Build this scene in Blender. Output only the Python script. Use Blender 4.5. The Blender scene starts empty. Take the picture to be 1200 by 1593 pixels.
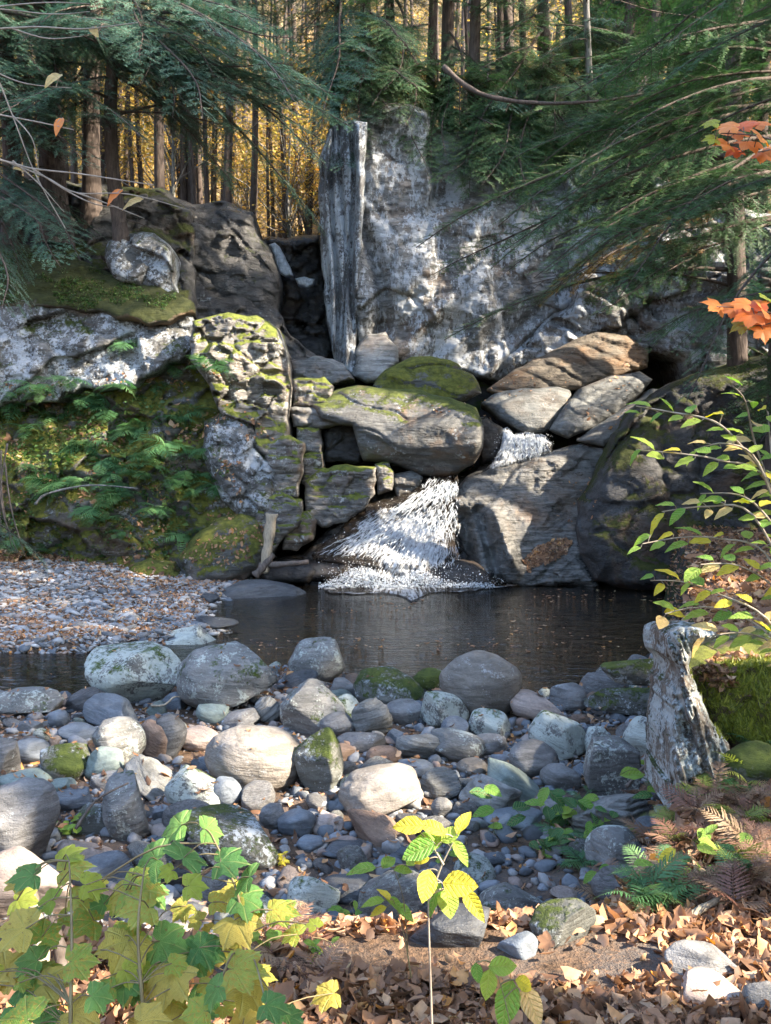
import bpy, math, random
import numpy as np
from mathutils import Vector, Matrix, Euler

SC = bpy.context.scene
# ------------------------------------------------------------------ camera
CAM_Z = 2.5
F = 1530.0
PITCH = math.radians(2.87)
cam_d = bpy.data.cameras.new('camera')
cam = bpy.data.objects.new('camera', cam_d)
SC.collection.objects.link(cam)
cam.location = (0, 0, CAM_Z)
cam.rotation_euler = (math.radians(90) - PITCH, 0, 0)
cam_d.sensor_fit = 'VERTICAL'
cam_d.sensor_height = 24.0
cam_d.lens = 24.0 * F / 1593.0
cam_d.clip_start = 0.05
cam_d.clip_end = 1200
SC.camera = cam
# ------------------------------------------------------------------ light
SUN_AZ = math.radians(110)      # from +Y towards +X
SUN_EL = math.radians(37)
SUN = Vector((math.sin(SUN_AZ) * math.cos(SUN_EL), math.cos(SUN_AZ) * math.cos(SUN_EL), math.sin(SUN_EL)))
w = bpy.data.worlds.new('World')
SC.world = w
w.use_nodes = True
nt = w.node_tree
bg = nt.nodes['Background']
sky = nt.nodes.new('ShaderNodeTexSky')
sky.sky_type = 'NISHITA'
sky.sun_disc = False
sky.sun_elevation = SUN_EL
sky.sun_rotation = SUN_AZ
sky.air_density = 1.0
sky.dust_density = 1.5
nt.links.new(sky.outputs[0], bg.inputs[0])
bg.inputs[1].default_value = 0.15
sl = bpy.data.lights.new('sun', 'SUN')
sl.energy = 3.8
sl.angle = math.radians(0.6)
sl.color = (1.0, 0.87, 0.70)
so = bpy.data.objects.new('sun', sl)
SC.collection.objects.link(so)
so.rotation_euler = SUN.to_track_quat('Z', 'Y').to_euler()
so.location = (20, -4, 30)
SC.view_settings.view_transform = 'Standard'
SC.view_settings.look = 'None'
SC.view_settings.exposure = 2.85
SC.view_settings.gamma = 1
SC.view_settings.use_curve_mapping = False
SC.render.engine = 'CYCLES'
SC.cycles.max_bounces = 6
SC.cycles.diffuse_bounces = 3
SC.cycles.glossy_bounces = 3
SC.cycles.transmission_bounces = 3
SC.cycles.transparent_max_bounces = 12
SC.cycles.caustics_reflective = False
SC.cycles.caustics_refractive = False
SC.cycles.use_adaptive_sampling = True
SC.cycles.adaptive_threshold = 0.02
SC.cycles.use_denoising = True

# ------------------------------------------------------------------ helpers
cp, sp_ = math.cos(PITCH), math.sin(PITCH)

def ray(px, py):
    """direction of the view ray of a photo pixel, scaled so that its y is 1 (arrays allowed)"""
    a = (np.asarray(px, float) - 600.0) / F
    b = (796.5 - np.asarray(py, float)) / F
    y = cp + b * sp_
    z = -sp_ + b * cp
    return a / y, z / y

def W(px, py, Y):
    rx, rz = ray(px, py)
    Y = np.asarray(Y, float)
    return np.stack([rx * Y, Y + 0 * rx, CAM_Z + rz * Y], -1)

def Wv(px, py, Y):
    p = W(px, py, Y)
    return Vector((float(p[0]), float(p[1]), float(p[2])))

def proj(p):
    """world -> photo pixel"""
    x, y, z = p[..., 0], p[..., 1], p[..., 2] - CAM_Z
    fwd = y * cp - z * sp_
    up = y * sp_ + z * cp
    return 600 + F * x / fwd, 796.5 - F * up / fwd

def hsh(ix, iy, iz, seed):
    h = (ix.astype(np.int64) * 374761393 + iy.astype(np.int64) * 668265263 + iz.astype(np.int64) * 2147483647 + seed * 974634777)
    h = (h ^ (h >> 13)) * 1274126177
    h = h & 0xffffffff
    h = (h ^ (h >> 16)) * 2246822519 & 0xffffffff
    h = h ^ (h >> 15)
    return (h & 0xffffff) / float(0x1000000)

def vn(p, seed=0):
    """value noise, -1..1"""
    f = np.floor(p)
    t = p - f
    t = t * t * t * (t * (t * 6 - 15) + 10)
    i = f.astype(np.int64)
    r = 0
    for dx in (0, 1):
        wx = t[:, 0] if dx else 1 - t[:, 0]
        for dy in (0, 1):
            wy = t[:, 1] if dy else 1 - t[:, 1]
            for dz in (0, 1):
                wz = t[:, 2] if dz else 1 - t[:, 2]
                r = r + wx * wy * wz * hsh(i[:, 0] + dx, i[:, 1] + dy, i[:, 2] + dz, seed)
    return r * 2 - 1

def fbm(p, oct=4, seed=0, gain=.5, lac=2.03):
    a, s, r, n = 1.0, 1.0, 0, 0
    for k in range(oct):
        r = r + a * vn(p * s + 17.3 * k, seed + k)
        n += a
        a *= gain
        s *= lac
    return r / n

def ridged(p, oct=4, seed=0):
    a, s, r, n = 1.0, 1.0, 0, 0
    for k in range(oct):
        r = r + a * (1 - 2 * np.abs(vn(p * s + 9.1 * k, seed + k)))
        n += a
        a *= .5
        s *= 2.1
    return r / n

def worley(p, seed=0, jit=.9):
    """F1, F2, random id of the nearest cell"""
    i = np.floor(p).astype(np.int64)
    f1 = np.full(len(p), 9.0)
    f2 = np.full(len(p), 9.0)
    cid = np.zeros(len(p))
    for dx in (-1, 0, 1):
        for dy in (-1, 0, 1):
            for dz in (-1, 0, 1):
                c = i + np.array([dx, dy, dz])
                q = np.stack([hsh(c[:, 0], c[:, 1], c[:, 2], seed + k) for k in (1, 2, 3)], -1)
                q = c + .5 + (q - .5) * jit
                d = np.sqrt(((p - q) ** 2).sum(1))
                rid = hsh(c[:, 0], c[:, 1], c[:, 2], seed + 4)
                m = d < f1
                f2 = np.where(m, f1, np.minimum(f2, d))
                cid = np.where(m, rid, cid)
                f1 = np.where(m, d, f1)
    return f1, f2, cid

def facets(p, seed=0, tilt=.6):
    """broken planes: every Voronoi cell gets its own height and its own slope; also the gap to the next cell"""
    i = np.floor(p).astype(np.int64)
    f1 = np.full(len(p), 9.0); f2 = np.full(len(p), 9.0)
    val = np.zeros(len(p)); cid = np.zeros(len(p))
    for dx in (-1, 0, 1):
        for dy in (-1, 0, 1):
            for dz in (-1, 0, 1):
                c = i + np.array([dx, dy, dz])
                q = c + .5 + (np.stack([hsh(c[:, 0], c[:, 1], c[:, 2], seed + k) for k in (1, 2, 3)], -1) - .5) * .95
                g = np.stack([hsh(c[:, 0], c[:, 1], c[:, 2], seed + k) for k in (5, 6, 7)], -1) * 2 - 1
                df = p - q
                d = np.sqrt((df ** 2).sum(1))
                rid = hsh(c[:, 0], c[:, 1], c[:, 2], seed + 4)
                v = rid - .5 + tilt * (df * g).sum(1)
                m = d < f1
                f2 = np.where(m, f1, np.minimum(f2, d))
                val = np.where(m, v, val); cid = np.where(m, rid, cid)
                f1 = np.where(m, d, f1)
    return val, f2 - f1, cid

def sstep(a, b, x):
    t = np.clip((x - a) / (b - a), 0, 1)
    return t * t * (3 - 2 * t)

def poly_sdf(px, py, poly):
    """signed distance (positive inside), nearest boundary point"""
    poly = np.asarray(poly, float)
    n = len(poly)
    best = np.full(px.shape, 1e18)
    nx = np.zeros(px.shape)
    ny = np.zeros(px.shape)
    ins = np.zeros(px.shape, bool)
    for k in range(n):
        x0, y0 = poly[k]
        x1, y1 = poly[(k + 1) % n]
        ex, ey = x1 - x0, y1 - y0
        L = ex * ex + ey * ey + 1e-12
        t = np.clip(((px - x0) * ex + (py - y0) * ey) / L, 0, 1)
        qx, qy = x0 + t * ex, y0 + t * ey
        d = (px - qx) ** 2 + (py - qy) ** 2
        m = d < best
        best = np.where(m, d, best)
        nx = np.where(m, qx, nx)
        ny = np.where(m, qy, ny)
        c = ((y0 > py) != (y1 > py))
        with np.errstate(divide='ignore', invalid='ignore'):
            xi = x0 + (py - y0) * ex / (ey if ey != 0 else 1e-9)
        ins ^= c & (px < xi)
    d = np.sqrt(best)
    return np.where(ins, d, -d), nx, ny

def mesh(name, V, Fs, mats=(), smooth=True, fmat=None, attrs=None):
    """V (n,3); Fs list of (m,k) int arrays"""
    me = bpy.data.meshes.new(name)
    V = np.asarray(V, np.float32)
    if not isinstance(Fs, (list, tuple)):
        Fs = [Fs]
    Fs = [np.asarray(f, np.int32) for f in Fs if len(f)]
    me.vertices.add(len(V))
    me.vertices.foreach_set('co', V.ravel())
    loops = np.concatenate([f.ravel() for f in Fs])
    tot = np.concatenate([np.full(len(f), f.shape[1], np.int32) for f in Fs])
    start = np.concatenate([[0], np.cumsum(tot)[:-1]]).astype(np.int32)
    me.loops.add(len(loops))
    me.loops.foreach_set('vertex_index', loops)
    me.polygons.add(len(tot))
    me.polygons.foreach_set('loop_start', start)
    me.polygons.foreach_set('loop_total', tot)
    me.polygons.foreach_set('use_smooth', np.full(len(tot), bool(smooth)))
    if fmat is not None:
        me.polygons.foreach_set('material_index', np.asarray(fmat, np.int32))
    for m in mats:
        me.materials.append(m)
    if attrs:
        for k, a in attrs.items():
            at = me.attributes.new(k, 'FLOAT', 'POINT')
            at.data.foreach_set('value', np.asarray(a, np.float32))
    me.update(calc_edges=True)
    return me

def obj(name, me, parent=None, loc=(0, 0, 0), rot=(0, 0, 0), scale=(1, 1, 1)):
    o = bpy.data.objects.new(name, me)
    SC.collection.objects.link(o)
    o.location = loc
    o.rotation_euler = rot
    o.scale = scale
    if parent is not None:
        o.parent = parent
    return o

def tag(o, label=None, cat=None, group=None, kind=None):
    if label: o['label'] = label
    if cat: o['category'] = cat
    if group: o['group'] = group
    if kind: o['kind'] = kind
    return o

def thing(name, label, cat, loc=(0, 0, 0), rot=(0, 0, 0), group=None):
    o = bpy.data.objects.new(name, None)
    SC.collection.objects.link(o)
    o.location = loc
    o.rotation_euler = rot
    return tag(o, label, cat, group)

class MB:
    """collects pieces into one mesh"""
    def __init__(s):
        s.V, s.F3, s.F4, s.m3, s.m4, s.T, s.n = [], [], [], [], [], [], 0
    def add(s, V, F, mat=0, tint=None):
        V = np.asarray(V, float)
        F = np.asarray(F, int)
        s.V.append(V)
        if F.shape[1] == 3:
            s.F3.append(F + s.n); s.m3.append(np.full(len(F), mat))
        else:
            s.F4.append(F + s.n); s.m4.append(np.full(len(F), mat))
        s.T.append(np.zeros(len(V)) if tint is None else np.broadcast_to(tint, (len(V),)))
        s.n += len(V)
    def build(s, name, mats, smooth=True):
        V = np.concatenate(s.V)
        Fs, fm = [], []
        if s.F3: Fs.append(np.concatenate(s.F3)); fm.append(np.concatenate(s.m3))
        if s.F4: Fs.append(np.concatenate(s.F4)); fm.append(np.concatenate(s.m4))
        return mesh(name, V, Fs, mats, smooth, np.concatenate(fm), {'tint': np.concatenate(s.T)})

def tube(pts, rad, sides=6, cap=True):
    pts = np.asarray(pts, float)
    n = len(pts)
    rad = np.broadcast_to(rad, (n,))
    tan = np.gradient(pts, axis=0)
    tan /= np.linalg.norm(tan, axis=1)[:, None] + 1e-9
    ref = np.array([0.31, 0.2, 0.93]) if abs(tan[0] @ np.array([0.31, 0.2, 0.93])) < .9 else np.array([1., 0, 0])
    V = []
    for k in range(n):
        u = np.cross(tan[k], ref); u /= np.linalg.norm(u) + 1e-9
        v = np.cross(tan[k], u)
        a = np.arange(sides) * 2 * math.pi / sides
        V.append(pts[k] + rad[k] * (np.cos(a)[:, None] * u + np.sin(a)[:, None] * v))
    V = np.concatenate(V)
    i = np.arange(n - 1)[:, None] * sides
    j = np.arange(sides)[None]
    j2 = (j + 1) % sides
    Fq = np.stack([i + j, i + j2, i + sides + j2, i + sides + j], -1).reshape(-1, 4)
    return V, Fq

def scatter(tv, tf, M, mat=0, tints=None, flat=False):
    """copy template verts (k,3) through matrices M (n,3,4) -> V,F,T"""
    V = np.einsum('nij,kj->nki', M[:, :, :3], tv) + M[:, None, :, 3]
    n, k = V.shape[:2]
    Fq = tf[None] + (np.arange(n) * k)[:, None, None]
    T = np.repeat(tints if tints is not None else np.zeros(n), k)
    return V.reshape(-1, 3), Fq.reshape(-1, tf.shape[1]), T

def rotmats(rng, n, tilt=0.6):
    """random spin about z then tilt"""
    a = rng.uniform(0, 2 * math.pi, n)
    b = rng.normal(0, tilt, n)
    c = rng.normal(0, tilt, n)
    def R(ax, t):
        z = np.zeros((n, 3, 3)); i, j, k = ax, (ax + 1) % 3, (ax + 2) % 3
        z[:, i, i] = 1; z[:, j, j] = np.cos(t); z[:, k, k] = np.cos(t); z[:, j, k] = -np.sin(t); z[:, k, j] = np.sin(t)
        return z
    return R(0, b) @ R(1, c) @ R(2, a)

# ------------------------------------------------------------------ materials
class NT:
    def __init__(s, name):
        s.m = bpy.data.materials.new(name)
        s.m.use_nodes = True
        s.t = s.m.node_tree
        s.t.nodes.clear()
        s.out = s.t.nodes.new('ShaderNodeOutputMaterial')
    def n(s, typ, **kw):
        x = s.t.nodes.new('ShaderNode' + typ)
        for k, v in kw.items():
            if k.startswith('i_'):
                key = k[2:]
                key = int(key) if key.isdigit() else key.replace('_', ' ')
                x.inputs[key].default_value = v
            else:
                setattr(x, k, v)
        return x
    def l(s, a, b):
        s.t.links.new(a, b)
    def noise(s, vec, scale, detail=5, rough=.55, dist=0):
        x = s.n('TexNoise')
        x.inputs['Scale'].default_value = scale
        x.inputs['Detail'].default_value = detail
        x.inputs['Roughness'].default_value = rough
        x.inputs['Distortion'].default_value = dist
        s.l(vec, x.inputs['Vector'])
        return x.outputs['Fac']
    def ramp(s, fac, stops, interp='LINEAR'):
        x = s.n('ValToRGB')
        cr = x.color_ramp
        cr.interpolation = interp
        while len(cr.elements) < len(stops):
            cr.elements.new(.5)
        for e, (p, c) in zip(cr.elements, stops):
            e.position = p
            e.color = (c, c, c, 1) if isinstance(c, (int, float)) else (*c, 1)
        s.l(fac, x.inputs[0])
        return x.outputs[0]
    def mix(s, fac, a, b, typ='RGBA', blend='MIX'):
        x = s.n('Mix', data_type=typ)
        if typ == 'RGBA':
            x.blend_type = blend
            ia, ib, o = x.inputs[6], x.inputs[7], x.outputs[2]
        else:
            ia, ib, o = x.inputs[2], x.inputs[3], x.outputs[0]
        for v, sock in ((fac, x.inputs[0]), (a, ia), (b, ib)):
            if hasattr(v, 'is_linked') or isinstance(v, bpy.types.NodeSocket):
                s.l(v, sock)
            elif isinstance(v, (tuple, list)):
                sock.default_value = (*v, 1) if len(v) == 3 else v
            else:
                sock.default_value = v
        return o
    def math(s, op, a, b=None, clamp=False):
        x = s.n('Math', operation=op)
        x.use_clamp = clamp
        for v, sock in ((a, x.inputs[0]), (b, x.inputs[1])):
            if v is None: continue
            if isinstance(v, bpy.types.NodeSocket): s.l(v, sock)
            else: sock.default_value = v
        return x.outputs[0]
    def coords(s, scale=(1, 1, 1), rot=(0, 0, 0), rnd=True):
        tc = s.n('TexCoord')
        mp = s.n('Mapping')
        mp.inputs['Scale'].default_value = scale
        mp.inputs['Rotation'].default_value = rot
        s.l(tc.outputs['Object'], mp.inputs['Vector'])
        if rnd:
            oi = s.n('ObjectInfo')
            ml = s.n('VectorMath', operation='SCALE')
            cb = s.n('CombineXYZ')
            for k in range(3): s.l(oi.outputs['Random'], cb.inputs[k])
            s.l(cb.outputs[0], ml.inputs[0])
            ml.inputs['Scale'].default_value = 57.0
            s.l(ml.outputs[0], mp.inputs['Location'])
        return mp.outputs[0]
    def bump(s, h, strength, dist, prev=None):
        b = s.n('Bump')
        b.inputs['Strength'].default_value = strength
        b.inputs['Distance'].default_value = dist
        s.l(h, b.inputs['Height'])
        if prev is not None: s.l(prev, b.inputs['Normal'])
        return b.outputs[0]

def rock_mat(name, c1, c2, c3=None, lichen=.3, lich_col=(.42, .46, .47), lsc=1.6, moss=.2, moss_col=((.022, .032, .007), (.085, .105, .02)),
             msc=.9, mnz=.35, strata=(1, 1, 5), srot=(0, 0, 0), sscale=1.0, rough=.78, bumpd=.03, wet=0, crack=.3, scale=1.0, brown=0, lstr=(1, 1, 1)):
    """grey schist with lichen blotches, moss and mineral bands"""
    N = NT(name)
    co = N.coords((scale,) * 3)
    st = N.coords(tuple(scale * k for k in strata), srot)
    n1 = N.noise(co, 1.1, 6, .6)
    n2 = N.noise(st, 2.2 * sscale, 6, .62, .4)
    n3 = N.noise(co, 22, 4, .7)
    base = N.mix(N.ramp(n1, [(.3, 0.0), (.7, 1.0)]), c1, c2)
    base = N.mix(N.math('MULTIPLY', N.ramp(n2, [(.42, 0.0), (.62, 1.0)]), .75), base, c3 or tuple(k * .45 for k in c1))
    base = N.mix(N.ramp(n3, [(.25, 0.35), (.75, 0.0)]), base, (.02, .02, .02), blend='MIX')
    if brown:
        nb = N.noise(co, .8, 5, .6, .3)
        base = N.mix(N.math('MULTIPLY', N.ramp(nb, [(.5, 0.0), (.66, 1.0)]), brown), base, (.17, .095, .045))
    oi = N.n('ObjectInfo')
    hs = N.n('HueSaturation')
    vv = N.math('ADD', N.math('MULTIPLY', oi.outputs['Random'], .35), .83)
    N.l(vv, hs.inputs['Value'])
    N.l(base, hs.inputs['Color'])
    base = hs.outputs[0]
    # dark thin cracks
    vc = N.n('TexVoronoi', feature='DISTANCE_TO_EDGE')
    vc.inputs['Scale'].default_value = 1.3 * sscale
    wv = N.n('VectorMath', operation='ADD')
    nc = N.n('TexNoise'); nc.inputs['Scale'].default_value = 1.7; nc.inputs['Detail'].default_value = 4
    N.l(st, nc.inputs['Vector']); N.l(st, wv.inputs[0]); N.l(nc.outputs['Color'], wv.inputs[1])
    N.l(wv.outputs[0], vc.inputs['Vector'])
    ck = N.ramp(vc.outputs['Distance'], [(0.0, 1.0), (.035, 0.0)])
    base = N.mix(N.math('MULTIPLY', ck, crack), base, (.012, .011, .01))
    # lichen
    lcv = N.coords(tuple(scale * k for k in lstr))
    l1 = N.noise(lcv, lsc, 9, .72, .2)
    l2 = N.noise(lcv, lsc * 9, 5, .7)
    lf = N.math('ADD', N.math('MULTIPLY', l1, .62), N.math('MULTIPLY', l2, .38))
    lo = .66 - .3 * lichen
    lm = N.ramp(lf, [(lo, 0.0), (lo + .035, 1.0)])
    lm = N.math('MULTIPLY', lm, .9 if lichen > 0 else 0)
    lc = N.mix(N.noise(co, lsc * 5, 3), tuple(k * .62 for k in lich_col), lich_col)
    base = N.mix(lm, base, lc)
    # moss
    gm = N.n('NewGeometry')
    sx = N.n('SeparateXYZ'); N.l(gm.outputs['Normal'], sx.inputs[0])
    m1 = N.noise(co, msc, 8, .66)
    m2 = N.noise(co, msc * 14, 4, .7)
    mf = N.math('ADD', N.math('ADD', N.math('MULTIPLY', m1, .7), N.math('MULTIPLY', m2, .3)), N.math('MULTIPLY', sx.outputs['Z'], mnz * .35))
    mo = .82 - .42 * moss
    mm = N.ramp(mf, [(mo, 0.0), (mo + .06, 1.0)])
    if moss <= 0: mm = N.math('MULTIPLY', mm, 0.0)
    mc = N.mix(N.ramp(N.noise(co, 7, 5, .7), [(.3, 0.0), (.7, 1.0)]), moss_col[0], moss_col[1])
    col = N.mix(mm, base, mc)
    P = N.n('BsdfPrincipled')
    N.l(col, P.inputs['Base Color'])
    rr = N.mix(mm, rough, .95, 'FLOAT')
    if wet:
        wn = N.noise(co, .7, 4)
        rr = N.mix(N.ramp(wn, [(.4, 1.0), (.6, 0.0)]), rr, .22, 'FLOAT')
    N.l(rr, P.inputs['Roughness'])
    P.inputs['Specular IOR Level'].default_value = .35
    h = N.math('ADD', N.math('MULTIPLY', n2, .9), N.math('MULTIPLY', n1, .5))
    h = N.math('ADD', h, N.math('MULTIPLY', N.noise(co, 9, 6, .7), .5))
    h = N.math('SUBTRACT', h, N.math('MULTIPLY', ck, .25 * crack))
    h = N.math('ADD', h, N.math('MULTIPLY', lm, .05))
    h = N.math('ADD', h, N.math('MULTIPLY', N.noise(co, 38, 4, .75), .16))
    nb1 = N.bump(h, 1.0, bumpd * 1.3)
    mh = N.math('MULTIPLY', N.math('ADD', N.noise(co, 30, 4, .8), .3), mm)
    nb2 = N.bump(mh, .8, .03 / scale, nb1)
    N.l(nb2, P.inputs['Normal'])
    N.l(P.outputs[0], N.out.inputs[0])
    return N.m

def simple_mat(name, c1, c2, scale=4, rough=.8, bumpd=.01, stretch=(1, 1, 1), detail=5, spec=.3, attr=None, band=None):
    N = NT(name)
    co = N.coords(stretch)
    n1 = N.noise(co, scale, detail, .65)
    col = N.mix(N.ramp(n1, [(.3, 0.0), (.7, 1.0)]), c1, c2)
    P = N.n('BsdfPrincipled')
    if band:
        nb = N.noise(co, scale * .35, 4, .6)
        col = N.mix(N.ramp(nb, [(.52, 0.0), (.6, 1.0)]), col, band)
    N.l(col, P.inputs['Base Color'])
    P.inputs['Roughness'].default_value = rough
    P.inputs['Specular IOR Level'].default_value = spec
    N.l(N.bump(n1, .9, bumpd), P.inputs['Normal'])
    N.l(P.outputs[0], N.out.inputs[0])
    return N.m

def leaf_mat(name, stops, trans=.4, use='attr', rough=.5, mottle=None, msc=20, spec=.35, veins=None):
    """leaf colours picked per leaf (tint attribute or object random)"""
    N = NT(name)
    if use == 'attr':
        a = N.n('Attribute'); a.attribute_name = 'tint'
        fac = a.outputs['Fac']
    else:
        a = N.n('ObjectInfo')
        fac = a.outputs['Random']
    col = N.ramp(fac, stops)
    co = N.coords(rnd=(use != 'attr'))
    if mottle:
        mn = N.noise(co, msc, 5, .7)
        col = N.mix(N.ramp(mn, [(mottle[1], 0.0), (mottle[1] + .1, 1.0)]), col, mottle[0])
    vb = None
    if veins:
        tc = N.n('TexCoord'); sp = N.n('SeparateXYZ'); N.l(tc.outputs['Object'], sp.inputs[0])
        ay = N.math('ABSOLUTE', sp.outputs['Y'])
        if veins == 'ovate':
            a_ = N.math('SINE', N.math('MULTIPLY', N.math('SUBTRACT', sp.outputs['X'], N.math('MULTIPLY', ay, .9)), 46))
            vb = N.math('POWER', N.math('ABSOLUTE', N.math('ADD', N.math('MULTIPLY', a_, .5), .5)), 8)
            mid = N.ramp(ay, [(0, 1.0), (.018, 0.0)])
        else:
            an = N.math('ARCTAN2', sp.outputs['Y'], sp.outputs['X'])
            vb = N.math('POWER', N.math('ABSOLUTE', N.math('ADD', N.math('MULTIPLY', N.math('COSINE', N.math('MULTIPLY', an, 7.2)), .5), .5)), 40)
            s2 = N.math('SINE', N.math('MULTIPLY', N.math('ADD', sp.outputs['X'], N.math('MULTIPLY', ay, 1.4)), 38))
            mid = N.math('MULTIPLY', N.math('POWER', N.math('ABSOLUTE', s2), 14), .35)
        vb = N.math('MAXIMUM', N.math('MULTIPLY', vb, .8), mid)
        col = N.mix(N.math('MULTIPLY', vb, .45), col, (.55, .58, .22))
        spn = N.ramp(N.noise(co, 5, 6, .75), [(.60, 0.0), (.66, .8)])
        col = N.mix(spn, col, (.20, .10, .03))
    v = N.noise(co, 60, 2)
    if veins: v = N.math('ADD', N.math('MULTIPLY', N.noise(co, 3.0, 4, .6), .8), N.math('MULTIPLY', v, .4))
    hs = N.n('HueSaturation'); N.l(col, hs.inputs['Color'])
    N.l(N.math('ADD', N.math('MULTIPLY', v, .7), .65), hs.inputs['Value'])
    col = hs.outputs[0]
    P = N.n('BsdfPrincipled')
    N.l(col, P.inputs['Base Color'])
    P.inputs['Roughness'].default_value = rough
    P.inputs['Specular IOR Level'].default_value = spec
    if vb is not None: N.l(N.bump(N.math('SUBTRACT', N.noise(co, 6, 3), vb), .6, .02), P.inputs['Normal'])
    if trans:
        T = N.n('BsdfTranslucent')
        g = N.n('HueSaturation'); g.inputs['Saturation'].default_value = 1.15; g.inputs['Value'].default_value = 1.25
        N.l(col, g.inputs['Color']); N.l(g.outputs[0], T.inputs['Color'])
        mx = N.n('MixShader'); mx.inputs[0].default_value = trans
        N.l(P.outputs[0], mx.inputs[1]); N.l(T.outputs[0], mx.inputs[2])
        N.l(mx.outputs[0], N.out.inputs[0])
    else:
        N.l(P.outputs[0], N.out.inputs[0])
    return N.m
# ------------------------------------------------------------------ terrain
POOL = [(-2.6, 20.4), (6.0, 20.4), (4.6, 16.5), (3.9, 13.7), (2.65, 11.7), (1.8, 10.5), (0.7, 11.0), (-0.45, 11.6), (-1.35, 12.1),
        (-2.2, 11.6), (-3.2, 10.7), (-4.2, 10.5), (-7.5, 10.7), (-7.5, 12.9), (-5.2, 12.75), (-3.9, 12.75), (-3.1, 13.3), (-2.2, 14.3),
        (-2.7, 15.8), (-3.0, 17.4), (-2.4, 19.1)]

def bank_line(x):
    return np.interp(x, [-9, -.8, .8, 1.25, 1.7, 2.3, 3.0, 3.9, 4.8, 6.0, 9], [4.3, 4.3, 4.5, 5.1, 6.3, 8.2, 10.6, 13.6, 17, 21, 30])

def H(x, y):
    x = np.asarray(x, float); y = np.asarray(y, float)
    sh = np.broadcast(x, y).shape
    x = np.broadcast_to(x, sh).ravel(); y = np.broadcast_to(y, sh).ravel()
    p = np.stack([x, y, 0 * x], -1)
    z = 0.12 + .05 * fbm(p * .9, 3, 5) + .015 * fbm(p * 5, 2, 8)
    # gravel bar, a little higher towards the left cliff
    z = z + .3 * sstep(-2.6, -7, x) * sstep(13, 19, y)
    d, _, _ = poly_sdf(x, y, POOL)
    z = z - sstep(-.35, .55, d) * .75 - .12 * sstep(-.9, 0, d) * (y < 12.4)
    # path and right bank
    t = (bank_line(x) - y) / 1.15
    b = sstep(-.15, 1.0, t)
    zb = .88 + .16 * np.clip(x - 1.2, 0, 2.2) + .05 * fbm(p * .8, 3, 15)
    z = z * (1 - b) + zb * b
    # right valley side
    s = np.clip(x - 7.4 - .5 * np.clip(10 - y, 0, 9), 0, 40)
    z = z + np.minimum(s * .55, 5 + .25 * s) * sstep(3, 13, y)
    # left valley side
    s = np.clip(-x - 9, 0, 40)
    z = z + np.minimum(s * .8, 14)
    # back wall and plateau
    S = np.interp(x, [-40, -4.2, -3.4, -3.0, -1.9, -1.6, 7, 12, 40], [23.2, 23.2, 25, 27.6, 27.6, 25.2, 25.2, 24, 24])
    E = np.interp(x, [-40, -4.2, -3.4, -3.0, -1.9, -1.6, 7, 12, 40], [26.5, 26.5, 28, 29, 29, 27.4, 27.4, 29, 29])
    Z = np.interp(x, [-40, -12, -4.4, -3.1, -1.8, -1.2, 1, 6, 9, 14, 40], [13, 9.4, 8.9, 8.4, 8.5, 11.3, 11.3, 9.6, 8.8, 11, 14])
    k = np.clip((y - S) / (E - S), 0, 1)
    cl = Z * k ** .8 + .6 * k * fbm(p * .7, 3, 22)
    far = np.where(y > E, Z + .15 * (y - E) + .95 * np.clip(y - 42, 0, 44) + .4 * fbm(p * .25, 3, 30), 0)
    z = np.maximum(z, np.where(y > S, np.where(y > E, far, cl), -9))
    return z.reshape(sh)

def ground_hit(px, py, y0=2.0, y1=24.0):
    """where the view ray of a pixel meets the ground near the stream"""
    rx, rz = ray(px, py)
    ys = np.linspace(y0, y1, 700)
    g = H(rx * ys, ys)
    zz = CAM_Z + rz * ys
    k = np.argmax(zz < g)
    if zz[k] >= g[k]: k = len(ys) - 1
    return float(ys[k])

gx = np.concatenate([np.linspace(-150, -14, 24)[:-1], np.linspace(-14, -6, 60)[:-1], np.linspace(-6, 6, 260)[:-1], np.linspace(6, 14, 70)[:-1], np.linspace(14, 150, 26)])
gy = np.concatenate([np.linspace(-60, -2, 10)[:-1], np.linspace(-2, 2, 14)[:-1], np.linspace(2, 13, 300)[:-1], np.linspace(13, 23, 90)[:-1], np.linspace(23, 30, 70)[:-1], np.linspace(30, 90, 70)[:-1], np.linspace(90, 300, 10)])
GX, GY = np.meshgrid(gx, gy)
GZ = H(GX, GY)
nx_, ny_ = len(gx), len(gy)
ii = (np.arange(ny_ - 1)[:, None] * nx_ + np.arange(nx_ - 1)[None]).ravel()
TV = np.stack([GX.ravel(), GY.ravel(), GZ.ravel()], -1)
TF = np.stack([ii, ii + 1, ii + nx_ + 1, ii + nx_], -1)

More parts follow.
